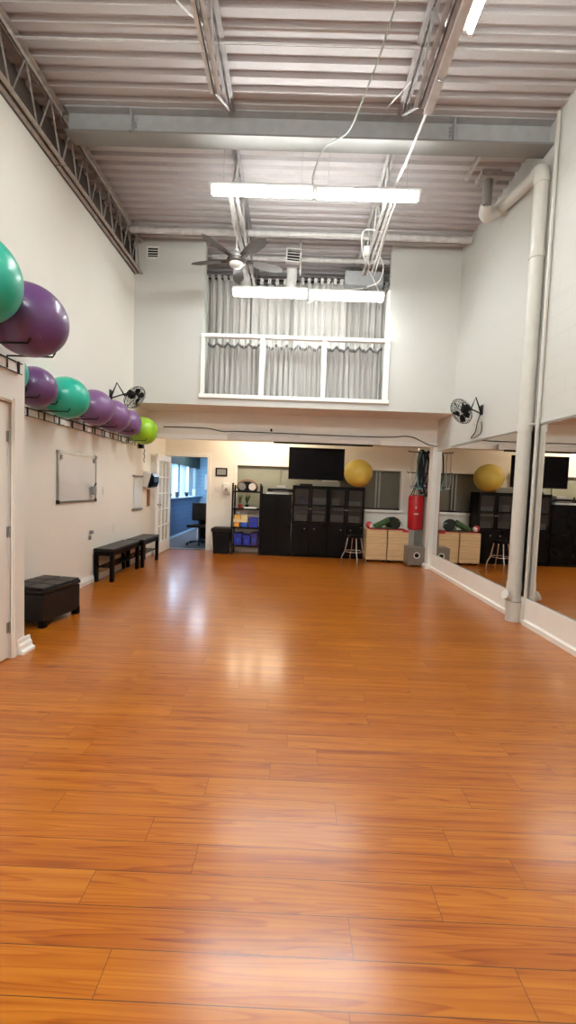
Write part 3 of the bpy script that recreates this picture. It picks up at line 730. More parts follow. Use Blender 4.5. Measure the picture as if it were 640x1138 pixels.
# ================================================================ BALCONY RAIL AND CURTAINS
o = thing('balcony_railing', 'white post and rail frame across the foot of the balcony opening', 'railing', (0, FY, 2.90))
obj('top_rail', G().box(OX0-.03, OX1+.03, -.045, .05, .985, 1.04), 'trim', o, bevel=.004)
obj('bottom_rail', G().box(OX0-.05, OX1+.05, -.045, .05, -.02, .045), 'trim', o, bevel=.004)
for x in (-.607, .431): obj('post', G().box(x-.038, x+.038, -.03, .05, .04, .99), 'trim', o, bevel=.003)
obj('post', G().box(OX0-.03, OX0+.03, -.035, .05, .04, .99), 'trim', o, bevel=.003)
obj('post', G().box(OX1-.055, OX1+.03, -.03, .05, .04, .99), 'trim', o, bevel=.003)
struct('trim_7', G().box(OX1-.04, OX1, FY+.0, FY+.14, 3.95, 4.75), 'trim')
def curtain(label, x0, x1, y, z0, z1, folds, amp, m, group, heading=True, scallop=.0, seed=0):
    rnd = random.Random(seed); o = thing('curtain', label, 'curtain', ((x0+x1)/2, y, z0), 0, group)
    Wd = x1-x0; H = z1-z0; NX = int(folds*14); NZ = 14
    ph = [rnd.uniform(-.6, .6) for _ in range(int(folds)+3)]; am = [rnd.uniform(.55, 1.25) for _ in range(int(folds)+3)]
    def P(i, j, off=0):
        t = i/NX; s = j/NZ; k = t*folds; q = int(k); f_ = k-q
        a_ = am[q]*(1-f_)+am[q+1]*f_; p_ = ph[q]*(1-f_)+ph[q+1]*f_
        x = -Wd/2+Wd*t+.012*math.sin(6*k+seed)*(1-s)
        yy = amp*a_*math.sin(2*PI*k+p_+(1-s)*.8*math.sin(3*t+seed))+amp*.35*math.sin(4.3*PI*k+s*2)
        z = H*s
        if j >= NZ-1 and scallop: z -= scallop*(.5-.5*math.cos(2*PI*k/2+.5))*(1 if j == NZ else .9)
        return (x, yy+off, z)
    vs = [P(i, j) for j in range(NZ+1) for i in range(NX+1)]
    fs = [(j*(NX+1)+i, j*(NX+1)+i+1, (j+1)*(NX+1)+i+1, (j+1)*(NX+1)+i) for j in range(NZ) for i in range(NX)]
    c = obj('cloth', G().add(vs, fs), m, o, smooth=True)
    sm = c.modifiers.new('thick', 'SOLIDIFY'); sm.thickness = .003
    if heading:
        vs = []
        for d in (.055, .005):
            for i in range(NX+1):
                p = P(i, NZ, -.006); vs.append((p[0], p[1], p[2]-d))
        fs = [(i, i+1, NX+2+i, NX+1+i) for i in range(NX)]
        hd = obj('heading_band', G().add(vs, fs), 'heading', o, smooth=True)
        sm = hd.modifiers.new('thick', 'SOLIDIFY'); sm.thickness = .002
    return o
GL, GU = 'short grey curtains behind the balcony rail', 'tall silver curtains deeper in the balcony'
curtain('short grey curtain in the left bay of the balcony railing', -1.56, -.655, 7.47, 2.93, 3.865, 10, .032, 'curtain_low', GL, True, .05, 1)
curtain('short grey curtain in the middle bay of the balcony railing', -.56, .385, 7.47, 2.93, 3.865, 10, .034, 'curtain_low', GL, True, .055, 2)
curtain('short grey curtain in the right bay of the balcony railing', .475, 1.43, 7.47, 2.93, 3.865, 10, .036, 'curtain_low', GL, True, .055, 3)
for i, (a, b, n_, lb) in enumerate(((-1.9, -.99, 8, 'leftmost of the tall silver curtains above the rail'), (-.94, -.08, 6, 'tall silver curtain second from left, behind the left half of the strip light'),
                                (-.03, .80, 7, 'tall silver curtain third from left, behind the right half of the strip light'), (.85, 1.85, 9, 'rightmost of the tall silver curtains above the rail'))):
    c = curtain(lb, a-.07, b+.07, 8.03+.15*(i % 2), 2.9, 5.16, n_, .05, 'curtain_up', GU, False, 0, 10+i)
    for k in range(n_):
        x = -(b-a)/2+(b-a)*(k+.5)/n_
        obj('tab_loop', G().box(x-.028, x+.028, -.02-.08*(i % 2), .09-.07*(i % 2), 2.24, 2.345), 'curtain_up', c, bevel=.004)
tag(obj('curtain_rod', G().tube([(-2.05, 8.115, 5.225), (2.0, 8.115, 5.225)], .014, 10), 'wire'), 'long dark curtain rod carrying the tall silver curtains', 'curtain rod')

# ---- header things : roll-up screen, cables, little camera
o = thing('projection_screen', 'long white rolled-up projection screen housing hung along the bulkhead', 'screen', (.155, 7.93, 2.30))
p = [(-.055, -.045), (.04, -.045), (.055, -.02), (.055, .045), (.03, .06), (-.045, .06), (-.06, .035)]
obj('housing', G().prism(p, 'x', -1.40, 1.40), 'pvc', o, bevel=.004)
obj('screen_slat', G().box(-.55, 1.27, -.03, .02, -.075, -.045), 'blackmatte', o, bevel=.003)
for x in (-1.3, -.12): obj('hanging_bracket', G().box(x-.05, x+.05, -.05, .09, .055, .085), 'pvc', o, bevel=.004)
tag(obj('ceiling_cable', G().tube(bez([(XL+.3, 8.03, 2.47), (-1.7, 8.03, 2.47), (-1.35, 8.02, 2.42), (-1.0, 8.03, 2.43), (.3, 8.03, 2.42), (1.6, 8.03, 2.42), (2.1, 8.03, 2.45), (2.35, 8.0, 2.36), (2.45, 7.94, 2.30), (2.6, 7.93, 2.27)]), .008, 6), 'wire'), 'thin dark cable stapled along the bulkhead above the rolled screen', 'cable')
o = thing('security_camera', 'tiny dark camera on the bulkhead above the rolled screen', 'camera', (-.45, 8.05, 2.47))
obj('camera_mount', G().tube([(0, 0, .02), (0, -.04, .02), (0, -.05, 0)], .007, 6), 'plastic', o)
obj('camera_body', G().lathe([(.012, -.03), (.02, -.025), (.02, .02), (.012, .025)], (0, -.055, 0), (0, 1, -.3)), 'blackmatte', o)

# ================================================================ EXERCISE BALLS AND RACKS
def ball(label, c, r, m, group='exercise balls on the wall racks', plug=(.6, -.5, -.6), squash=.97):
    o = thing('exercise_ball', label, 'exercise ball', c, 0, group)
    vs, fs = [], []; NU, NV = 48, 28
    g = G(); pr = []
    for j in range(NV+1):
        t = PI*j/NV; pr.append((r*math.sin(t), -r*math.cos(t)*squash))
    g.lathe(pr, (0, 0, 0), (0, 0, 1), NU)
    obj('ball_skin', g, m, o, smooth=True)
    d = Vector(plug).normalized()
    obj('valve_plug', G().lathe([(.014, -.004), (.014, .002), (.009, .004)], d*r*.975, d, 14), 'blackmatte' if 'lime' in label else m, o)
    return o
ball('big purple exercise ball on the closet rack, beside the teal one', (-1.898, 3.04, 2.521), .258, 'b_purple', squash=.95)
ball('big teal exercise ball cut by the left edge of the photo', (-1.885, 2.46, 2.55), .275, 'b_teal', squash=.96)
ball('teal exercise ball mostly hidden behind the closet corner', (-2.545, 3.70, 2.325), .205, 'b_teal')
ball('dark purple exercise ball nearest the closet on the wall rack', (-2.548, 4.19, 2.305), .20, 'b_purple')
ball('teal exercise ball between purple ones on the wall rack', (-2.523, 4.73, 2.315), .232, 'b_teal')
ball('mauve exercise ball directly right of the teal one on the wall rack', (-2.528, 5.40, 2.332), .226, 'b_mauve')
ball('mauve exercise ball in the middle of the three alike on the wall rack', (-2.528, 5.95, 2.315), .226, 'b_mauve')
ball('mauve exercise ball touching the lime green one', (-2.55, 6.51, 2.307), .208, 'b_mauve')
ball('lime green exercise ball at the far end of the wall rack', (-2.52, 7.12, 2.27), .232, 'b_lime', plug=(.35, -.8, .25))
ball('golden yellow exercise ball on top of the black glass-door cabinet', (1.31, 8.74, 1.766), .29, 'b_yellow', group='', plug=(.2, .9, .1))

def rack(label, x, y0, y1, zr, ys, arm_z, reach=.34, plates=None):
    o = thing('ball_rack', label, 'rack', (x, y0, zr), 0, 'wall racks for exercise balls')
    L = y1-y0
    obj('wall_rail', G().box(0, .018, 0, L, -.075, -.005), 'trim', o, bevel=.002)
    g = G().tube([(.024, 0, 0), (.024, L, 0)], .006, 6).tube([(.024, 0, -.08), (.024, L, -.08)], .004, 6)
    obj('long_wire', g, 'wire', o)
    n = int(L/.30)
    for k in range(n+1):
        yy = .04+(L-.08)*k/n
        obj('upright', G().box(.018, .028, yy-.009, yy+.009, -.085, .01), 'wire', o)
    for yc, az in zip(ys, arm_z):
        for s in (-.15, .15):
            yy = yc+s-y0
            obj('arm', G().tube([(.02, yy, az-zr), (reach, yy, az-zr), (reach+.02, yy, az-zr+.035)], .0065, 6).tube([(.02, yy, az-zr), (.024, yy, -.07)], .005, 6), 'wire', o)
    return o
YS = [3.70, 4.19, 4.73, 5.40, 5.95, 6.51, 7.12]; RS = [.205, .20, .232, .226, .226, .208, .232]; ZS = [2.325, 2.305, 2.315, 2.332, 2.315, 2.307, 2.27]
rack('long black wire rack on the left wall holding seven exercise balls', XL, 3.46, 7.40, 2.135, YS, [z-math.sqrt(r*r-.15**2)*.97-.003 for r, z in zip(RS, ZS)], .34)
rack('short black wire rack on the closet face holding two big balls', CX, 2.15, 3.36, 2.30, [2.46, 3.04], [2.55-.226, 2.521-.205], .36)

# ================================================================ LEFT WALL THINGS
o = thing('whiteboard', 'aluminium-framed blank whiteboard on the left wall above the ottoman', 'whiteboard', (XL, 5.455, 1.445))
a, b = .475, .295
obj('board_panel', G().box(0, .012, -a, a, -b, b), 'white_board', o)
g = G().box(0, .022, -a-.012, -a+.008, -b, b).box(0, .022, a-.008, a+.012, -b, b).box(0, .022, -a, a, b-.008, b+.012).box(0, .022, -a, a, -b-.012, -b+.008)
obj('board_frame', g, 'alu', o)
for sy, sz in ((-1, -1), (1, -1), (-1, 1), (1, 1)):
    obj('corner_cap', G().box(0, .028, sy*a-.022, sy*a+.022, sz*b-.022, sz*b+.022), 'wire' if sz < 0 else 'grey', o, bevel=.006)
for sy in (-1, 1): obj('clip', G().box(.012, .03, sy*(a-.06)-.018, sy*(a-.06)+.018, b-.085, b-.03), 'grey', o, bevel=.004)
o = thing('marker_holder', 'grey marker holder stuck to the lower right of the whiteboard', 'holder', (XL+.024, 5.80, 1.285))
obj('holder_cup', G().box(0, .05, -.045, .045, -.06, .055), 'grey', o, bevel=.008)
obj('marker', G().tube([(.03, -.01, .03), (.045, .03, .10)], .009, 8), 'blackmatte', o)
obj('marker', G().tube([(.03, .01, .03), (.035, .055, .085)], .009, 8), 'cord', o)
def plate(label, y, z, cat, h=.115, w_=.07, slots=True, name='wall_outlet'):
    o = thing(name, label, cat, (XL, y, z)); obj('cover_plate', G().box(0, .006, -w_/2, w_/2, -h/2, h/2), 'plastic', o, bevel=.002)
    if slots:
        for s in (-.025, .025): obj('socket_face', G().box(.006, .009, -.017, .017, s-.014, s+.014), 'door', o, bevel=.002)
    else: obj('toggle', G().box(.006, .014, -.008, .008, -.015, .015), 'plastic', o)
plate('white light switch on the left wall right of the whiteboard', 6.18, 1.28, 'switch', slots=False, name='light_switch')
plate('white outlet low on the left wall above the near bench', 6.58, .69, 'outlet')
o = thing('wall_outlet', 'outlet with a grey adapter plugged in, low on the wall left of the benches', 'outlet', (XL, 5.79, .665))
obj('cover_plate', G().box(0, .006, -.035, .035, -.06, .06), 'plastic', o, bevel=.002)
obj('adapter', G().box(.006, .045, -.005, .045, .02, .07).box(.006, .035, -.03, .0, -.055, .0), 'grey', o, bevel=.005)
# acrylic leaflet frame
o = thing('acrylic_frame', 'clear acrylic frame with metal clips on the left wall past the light switch', 'frame', (XL, 7.54, 1.235))
obj('acrylic_sheet', G().box(.02, .025, -.2, .2, -.29, .29), 'glass', o)
obj('leaflet', G().box(.014, .016, -.13, .13, -.25, .24), 'paper', o)
for s in (-1, 1):
    obj('clip_bar', G().box(.01, .032, -.22, .22, s*.29-.014, s*.29+.014), 'alu', o, bevel=.003)
    for q in (-.2, .2): obj('standoff', G().lathe([(.015, 0), (.015, .036), (.011, .04)], (0, q, s*.29), (1, 0, 0), 14), 'woodbrown', o)
# paper towel dispenser and strip of wood under it
o = thing('towel_dispenser', 'white and black paper towel dispenser on the left wall beside the glazed door', 'dispenser', (XL, 7.98, 1.47))
pr = [(0, -.13), (.09, -.15), (.17, -.12), (.20, -.04), (.20, .06), (.15, .13), (.05, .155), (0, .155)]
obj('dispenser_body', G().prism(pr, 'y', -.14, .12), 'plastic', o, bevel=.01)
obj('dark_cover', G().prism([(x+.012 if x > 0 else x+.09, z*1.03) for x, z in pr if x > .04 or x == 0][:6], 'y', -.155, .135), 'black', o, bevel=.01)
tag(obj('wood_strip', G().box(0, .03, -.05, .05, -.16, .16), 'woodbrown', loc=(XL, 8.12, 1.13), bevel=.004), 'short upright strip of brown wood below the towel dispenser', 'wood strip')
o = thing('wall_bracket', 'small black bracket on the left wall under the lime green ball', 'bracket', (XL, 7.62, 2.05))
obj('bracket_plate', G().box(0, .08, -.05, .05, -.03, .08), 'blackmatte', o, bevel=.01)
obj('hanging_chain', G().tube([(.06, .1+.02*math.sin(k*1.7), -.03-.03*k) for k in range(9)], .007, 6), 'wire', o)
# ottoman
o = thing('ottoman', 'black leather storage ottoman with a quilted lid on the floor beyond the closet', 'ottoman', (-2.49, 4.25, 0), math.radians(-9))
a, b = .215, .27
obj('ottoman_body', G().box(-a, a, -b, b, .05, .32), 'leather', o, bevel=.012)
obj('lid', G().box(-a-.006, a+.006, -b-.006, b+.006, .325, .365), 'leather', o, bevel=.012)
cu = G()
for i in range(2):
    for j in range(3):
        x0 = -a+.43*i/2; y0 = -b+.54*j/3
        cu.box(x0+.004, x0+.211, y0+.004, y0+.176, .36, .385)
obj('quilted_cushion', cu, 'leather', o, bevel=.014, seg=3)
for sx in (-1, 1):
    for sy in (-1, 1): obj('foot', G().add([(sx*a-(sx*.06 if k in (1, 2) else 0), sy*b-(sy*.06 if k > 1 else 0), z) for z in (0, .075) for k in range(4)], [(0, 1, 2, 3), (4, 5, 6, 7), (0, 1, 5, 4), (1, 2, 6, 5), (2, 3, 7, 6), (3, 0, 4, 7)]), 'black', o, bevel=.003)
# benches
def bench(label, y0, y1, x0, x1):
    o = thing('bench', label, 'bench', ((x0+x1)/2, (y0+y1)/2, 0), 0, 'black benches along the left wall')
    a, b = (x1-x0)/2, (y1-y0)/2; H = .47
    obj('seat_pad', G().box(-a, a, -b, b, H-.045, H), 'leather', o, bevel=.012, seg=3)
    obj('apron', G().box(-a+.01, a-.01, -b+.01, b-.01, H-.10, H-.045), 'black', o, bevel=.003)
    for sx in (-1, 1):
        for sy in (-1, 1): obj('leg', G().box(sx*a-sx*.055, sx*a-sx*.005, sy*b-sy*.065, sy*b-sy*.005, 0, H-.05), 'black', o, bevel=.003)
    g = G()
    for k in range(3): x = -a+.05+k*(2*a-.1-.05)/2; g.box(x, x+.05, -b+.02, b-.02, .20, .218)
    obj('lower_shelf', g, 'black', o, bevel=.002)
bench('near black bench with padded top along the left wall', 5.90, 6.94, -2.765, -2.48)
bench('far black bench with padded top, beside the glazed door', 7.0, 7.82, -2.74, -2.44)

# ================================================================ BACK WALL THINGS
# trash bin
o = thing('trash_bin', 'black trash bin with bag rim, right of the doorway', 'bin', (-1.46, 8.88, 0))
g = G(); a0, a1, h = .14, .18, .50
def frus(g, w0, d0, w1, d1, z0, z1): return g.add([(-w0, -d0, z0), (w0, -d0, z0), (w0, d0, z0), (-w0, d0, z0), (-w1, -d1, z1), (w1, -d1, z1), (w1, d1, z1), (-w1, d1, z1)], [(0, 1, 2, 3), (4, 5, 6, 7), (0, 1, 5, 4), (1, 2, 6, 5), (2, 3, 7, 6), (3, 0, 4, 7)])
obj('bin_body', frus(G(), .15, .12, .185, .15, 0, .50), 'blackmatte', o, bevel=.015)
obj('bag_rim', frus(frus(G(), .20, .165, .20, .165, .46, .53), .17, .14, .17, .14, .53, .545), 'leather', o, bevel=.02, seg=3)
# sign, soap dispenser, switch
o = thing('wall_sign', 'small dark-framed sign on the wall right of the doorway', 'sign', (-1.555, YB, 1.70))
obj('sign_frame', G().box(-.125, .125, -.02, 0, -.09, .09), 'blackmatte', o, bevel=.006)
obj('sign_panel', G().box(-.095, .095, -.023, -.02, -.06, .06), 'grey', o)
g = G()
for r_ in range(3):
    x = -.08
    while x < .07:
        w_ = random.uniform(.01, .03); g.box(x, min(.08, x+w_), -.0245, -.023, .03-r_*.035, .042-r_*.035); x += w_+.008
obj('sign_marks', g, 'cord', o)
o = thing('soap_dispenser', 'white soap dispenser on the wall beside the wire shelf', 'dispenser', (-1.43, YB, 1.33))
obj('dispenser_body', G().prism([(0, -.11), (-.07, -.10), (-.10, -.03), (-.105, .06), (-.09, .13), (-.04, .15), (0, .15)], 'x', -.07, .07), 'plastic', o, bevel=.012)
obj('push_window', G().box(-.03, .03, -.112, -.098, -.03, .03), 'grey', o, bevel=.006)
o = thing('light_switch', 'white double switch plate on the back wall beside the doorway', 'switch', (-1.635, YB, 1.32))
obj('cover_plate', G().box(-.055, .055, -.006, 0, -.06, .06), 'plastic', o, bevel=.002)
for s in (-.023, .023): obj('rocker', G().box(s-.015, s+.015, -.012, -.006, -.032, .032), 'plastic', o, bevel=.003)
# wire/metal shelf
def shelf_unit():
    o = thing('shelving_unit', 'narrow black four-tier shelf against the wall, left of the tall black cabinet', 'shelf', (-.95, 8.92, 0))
    a, d, H = .285, .17, 1.44
    for sx in (-1, 1):
        for sy in (-1, 1):
            hh = H if sy < 0 else H-.04
            obj('post', G().box(sx*a-.018, sx*a+.018, sy*d-.015, sy*d+.015, 0, hh), 'blackmatte', o, bevel=.003)
            obj('finial', G().lathe([(.012, 0), (.02, .012), (.018, .03), (.001, .04)], (sx*a, sy*d, hh)), 'blackmatte', o)
    for z in (.20, .57, .955, 1.315):
        g = G().box(-a, a, -d, -d+.02, z-.03, z).box(-a, a, d-.02, d, z-.03, z).box(-a, -a+.02, -d, d, z-.03, z).box(a-.02, a, -d, d, z-.03, z)
        for k in range(9): g.box(-a+.03+k*.063, -a+.042+k*.063, -d, d, z-.012, z-.002)
        obj('shelf_tier', g, 'blackmatte', o)
    obj('rear_rod', G().tube([(-a, d, .12), (a, d, .12)], .008, 6), 'chrome', o)
shelf_unit()
o = thing('portable_stereo', 'black arched stereo with two round speakers on the top shelf', 'stereo', (-.955, 8.9, 1.317))
pts = [(-.21, 0), (.21, 0)]+[(.21*math.cos(t), .06+.175*math.sin(t)) for t in [PI*k/14 for k in range(15)]]
obj('stereo_body', G().prism([(x*.95, max(z*.86, 0)) for x, z in pts], 'y', -.05, .07), 'blackmatte', o, bevel=.006)
obj('arch_handle', G().tube([(.222*math.cos(t), -.03, .045+.185*math.sin(t)) for t in [PI*k/16 for k in range(17)]], .012, 8), 'woodbrown', o)
for x, m_ in ((-.105, 'grey'), (.105, 'plastic')):
    obj('speaker_cone', G().lathe([(.075, 0), (.075, .012), (.06, .015), (.03, .006), (.001, .01)], (x, -.048, .09), (0, -1, 0)), m_, o)
SHG = 'boxes on the third tier of the black shelf'
def carton(label, x, z, w_, h, m, d=.16, y=8.86, grp=SHG, name='storage_box', cat='box'):
    o = thing(name, label, cat, (x, y, z), random.uniform(-.04, .04), grp)
    obj('box_body', G().box(-w_/2, w_/2, -d/2, d/2, 0, h*.8), m, o, bevel=.006)
    obj('box_lid', G().box(-w_/2-.003, w_/2+.003, -d/2-.003, d/2+.003, h*.8, h), m, o, bevel=.005)
    return o
carton('orange box, lowest at the left on the third tier of the black shelf', -1.14, .572, .11, .09, 'orange')
carton('blue box, bottom row in the middle of the third tier', -.99, .572, .14, .095, 'cobalt')
carton('large blue box at the right of the third tier', -.80, .572, .18, .20, 'blue')
carton('cream flat box lying across the two lower ones on the third tier', -1.07, .669, .30, .065, 'cream')
carton('yellow box on top left of the stack on the third tier', -1.13, .735, .13, .08, 'yellow')
carton('pale yellow box on top right of the stack on the third tier', -.985, .735, .14, .085, 'cream')
def bin_(label, x, w_, h, m, y=8.90, z=.202):
    o = thing('plastic_bin', label, 'bin', (x, y, z), 0, 'blue bins on the lowest tier')
    t = .006; g = frus(G(), w_/2-.012, .14, w_/2, .15, 0, h)
    obj('bin_body', g, m, o, bevel=.01); obj('bin_rim', G().box(-w_/2-.006, w_/2+.006, -.158, .158, h-.012, h), m, o, bevel=.004)
    obj('label_plate', G().box(-w_/5, w_/5, -.160, -.150, h*.3, h*.6), 'cobalt', o, bevel=.002)
bin_('blue plastic bin at the left of the lowest tier', -1.11, .18, .24, 'blue')
bin_('blue plastic bin in the middle of the lowest tier', -.93, .16, .21, 'blue')
bin_('violet plastic bin at the right of the lowest tier', -.775, .14, .25, 'navyviolet')
tag(obj('paper_stack', G().box(-.13, .13, -.1, .1, 0, .018).box(-.11, .13, -.1, .09, .018, .028), 'paper', loc=(-.88, 8.9, .957)), 'flat stack of white paper on the second tier of the black shelf', 'paper')
o = thing('potted_plant', 'small green plant in a red pot on the second tier of the black shelf', 'plant', (-1.10, 8.9, .957))
obj('pot', G().lathe([(.03, 0), (.042, .07), (.046, .075), (.04, .08)]), 'redcloth', o)
g = G()
for k in range(14):
    a = k*2.4; r_ = .03+.05*random.random(); h = .12+.10*random.random()
    g.tube([(0, 0, .075), (r_*.4*math.cos(a), r_*.4*math.sin(a), .07+h*.6), (r_*math.cos(a), r_*math.sin(a), .07+h)], [.004, .008, .001], 5)
obj('foliage', g, 'green', o)
o = thing('potted_plant', 'small green plant in a dark pot at the middle of the second tier', 'plant', (-.96, 8.96, .957))
obj('pot', G().lathe([(.03, 0), (.04, .06), (.043, .07), (.036, .075)]), 'blackmatte', o)
g = G()
for k in range(18):
    a = k*2.4; r_ = .03+.07*random.random(); h = .14+.12*random.random()
    g.tube([(0, 0, .07), (r_*.4*math.cos(a), r_*.4*math.sin(a), .07+h*.6), (r_*math.cos(a), r_*math.sin(a), .07+h)], [.004, .009, .001], 5)
obj('foliage', g, 'green', o)

# tall black cabinet
o = thing('tall_cabinet', 'tall plain black cabinet between the open shelf and the glass-door cabinets', 'cabinet', (-.332, 8.96, 0))
a, d, H = .305, .21, 1.255
obj('cabinet_body', G().box(-a, a, -d+.02, d, .05, H), 'black', o, bevel=.003)
obj('plinth', G().box(-a+.02, a-.02, -d+.04, d, 0, .05), 'blackmatte', o)
obj('cabinet_top', G().box(-a-.01, a+.01, -d-.005, d, H, H+.02), 'black', o, bevel=.003)
for s in (-1, 1):
    dd = obj('cabinet_door', G().box(min(0, s*a)+.003, max(0, s*a)-.003, -d, -d+.018, .06, H-.01), 'black', o, bevel=.002)
    obj('door_knob', G().lathe([(.006, 0), (.006, .012), (.012, .018), (.001, .024)], (s*.035, -d, .65), (0, -1, 0), 12), 'blackmatte', dd)
tag(obj('paper_stack', G().box(-.23, .23, -.13, .13, 0, .022, .02).box(-.20, .24, -.12, .12, .022, .042, -.03), 'paper', loc=(-.33, 8.93, 1.277)), 'stack of white papers on top of the tall black cabinet', 'paper')
o = thing('desktop_printer', 'flat black printer lying on the papers on the tall black cabinet', 'printer', (-.27, 8.93, 1.321))
obj('printer_body', G().box(-.26, .26, -.14, .14, 0, .07), 'blackmatte', o, bevel=.008)
obj('paper_tray', G().box(-.16, .16, -.17, -.13, .01, .02), 'grey', o, bevel=.003)
tag(obj('grey_case', G().box(-.10, .10, -.08, .08, 0, .06), 'steel', loc=(-.25, 8.93, 1.392), bevel=.008), 'small grey case on top of the black printer', 'case')

# two black display cabinets with glazed doors above, solid doors below
def display(label, x0, x1):
    o = thing('display_cabinet', label, 'cabinet', ((x0+x1)/2, 8.98, 0), 0, 'black cabinets with glass upper doors')
    a = (x1-x0)/2; d = .20; H = 1.455; zs = .70
    g = G().box(-a, -a+.022, -d, d, 0, H).box(a-.022, a, -d, d, 0, H).box(-a+.022, a-.022, -d, d, H-.022, H).box(-a+.022, a-.022, -d, d, zs-.022, zs).box(-a+.022, a-.022, -d, d, .04, .06).box(-a+.022, a-.022, -d+.02, -d+.035, 0, .05)
    obj('carcass', g, 'black', o, bevel=.002)
    obj('back_panel', G().box(-a+.022, a-.022, d-.012, d-.004, .06, H-.022), 'woodbrown', o)
    obj('inner_shelf', G().box(-a+.022, a-.022, -d+.01, d-.015, 1.045, 1.065), 'black', o)
    obj('cabinet_top', G().box(-a-.0, a+.0, -d-.02, d, H, H+.02), 'black', o, bevel=.003)
    for s in (-1, 1):
        xa, xb = (-a+.003, -.002) if s < 0 else (.002, a-.003); t = .042; z0, z1 = zs+.004, H-.006; ym = (z0+z1)/2
        g = G().box(xa, xa+t, -d-.018, -d, z0, z1).box(xb-t, xb, -d-.018, -d, z0, z1).box(xa+t, xb-t, -d-.018, -d, z0, z0+t).box(xa+t, xb-t, -d-.018, -d, z1-t, z1).box(xa+t, xb-t, -d-.016, -d-.002, ym-.014, ym+.014)
        dd = obj('glass_door', g, 'black', o, bevel=.002)
        for zz0, zz1 in ((z0+t, ym-.014), (ym+.014, z1-t)):
            obj('pane', G().box(xa+t, xb-t, -d-.011, -d-.008, zz0, zz1), 'cabglass', dd)
        obj('door_knob', G().lathe([(.006, 0), (.006, .012), (.012, .018), (.001, .024)], ((-.022 if s < 0 else .022), -d-.018, 1.0), (0, -1, 0), 12), 'nickel', dd)
        dd = obj('solid_door', G().box(xa, xb, -d-.018, -d, .07, zs-.008), 'black', o, bevel=.002)
        obj('door_knob', G().lathe([(.006, 0), (.006, .012), (.012, .018), (.001, .024)], (s*.10, -d-.018, .59), (0, -1, 0), 12), 'nickel', dd)
display('left black glass-door cabinet, under the television', -.012, .725)
display('right black glass-door cabinet, under the yellow ball', .730, 1.47)
IN = 'pale boxes inside the glass-door cabinets'
for x, z, w_, h, lb in ((.17, .702, .25, .16, 'lower shelf, first pane from left'), (.53, .702, .25, .16, 'lower shelf, second pane from left'), (.92, .702, .25, .17, 'lower shelf, third pane from left'), (1.27, .702, .22, .17, 'lower shelf, rightmost pane'),
                    (.55, 1.067, .26, .16, 'upper shelf, second pane from left'), (.88, 1.067, .14, .16, 'upper shelf, third pane from left'), (1.27, 1.067, .24, .11, 'upper shelf, rightmost pane')):
    carton('pale box behind cabinet glass, '+lb, x, z, w_, h, 'plastic', .2, 8.92, IN)
o = thing('blue_bag', 'crumpled blue bag behind the upper left pane of the glass-door cabinets', 'bag', (.18, 8.90, 1.067))
g = G(); pr = [(.06, 0), (.105, .02), (.125, .07), (.11, .13), (.06, .17), (.02, .185)]
g.lathe(pr, (0, 0, 0), (0, 0, 1), 16); g.v = [(x*(1+.12*math.sin(7*z*30+x*40)), y*.8, z) for x, y, z in g.v]
obj('bag_body', g, 'cobalt', o); obj('bag_knot', G().tube([(0, 0, .17), (.02, 0, .21), (.05, 0, .20)], .012, 8), 'blue', o)
# television
o = thing('television', 'large black wall television hanging over the glass-door cabinets', 'television', (.44, 8.48, 1.905), math.radians(2))
obj('tv_body', G().box(-.55, .55, 0, .035, -.315, .315), 'blackmatte', o, bevel=.006)
obj('screen', G().box(-.538, .538, -.003, .001, -.298, .304), mat('tv_screen_glass', (.004, .003, .005), .1, var=.2), o).data.materials[0].node_tree.nodes['Principled BSDF'].inputs['Specular IOR Level'].default_value = .08
obj('rear_housing', G().box(-.3, .3, .035, .07, -.2, .12), 'blackmatte', o, bevel=.01)
obj('wall_arm', G().tube([(0, .07, 0), (.18, .38, 0), (0, .66, 0)], .025, 8).box(-.1, .1, .66, .70, -.15, .15), 'blackmatte', o)
obj('status_marks', G().box(-.02, .02, -.004, -.002, -.312, -.306), 'grey', o)
tag(obj('set_top_box', G().box(-.13, .13, -.08, .08, 0, .035), 'blackmatte', loc=(.26, 8.9, 1.477), bevel=.004), 'thin black media box on the cabinet below the television', 'media box')
tag(obj('paper_strip', G().box(-.30, .30, -.004, .004, 0, .11), 'cord', loc=(.68, 9.10, 1.476)), 'long pale paper sheet propped behind the media box', 'paper')
tag(obj('tv_cable', G().tube(bez([(.12, 8.56, 1.72), (.10, 8.7, 1.58), (.08, 8.82, 1.53), (.15, 8.92, 1.50)]), .006, 6), 'pvc'), 'white cable dropping from the television to the cabinet top', 'cable')

# bar stool
o = thing('bar_stool', 'chrome-legged stool with a black round seat before the glass-door cabinets', 'stool', (1.215, 8.25, 0))
obj('seat', G().lathe([(.001, .50), (.15, .50), (.175, .515), (.18, .54), (.165, .56), (.10, .57), (.001, .572)], seg=32), 'black', o)
for k in range(4):
    a = math.radians(8+90*k); c_, s_ = math.cos(a), math.sin(a)
    obj('leg', G().tube(bez([(.13*c_, .13*s_, .50), (.155*c_, .155*s_, .36), (.18*c_, .18*s_, .24), (.235*c_, .235*s_, .12), (.25*c_, .25*s_, .0)], 6), .011, 8), 'chrome', o)
obj('foot_ring', G().tube(arc((0, 0, .235), .185, 0, 2*PI, 36, (1, 0, 0), (0, 1, 0))[:-1], .009, 8, closed=True), 'chrome', o)

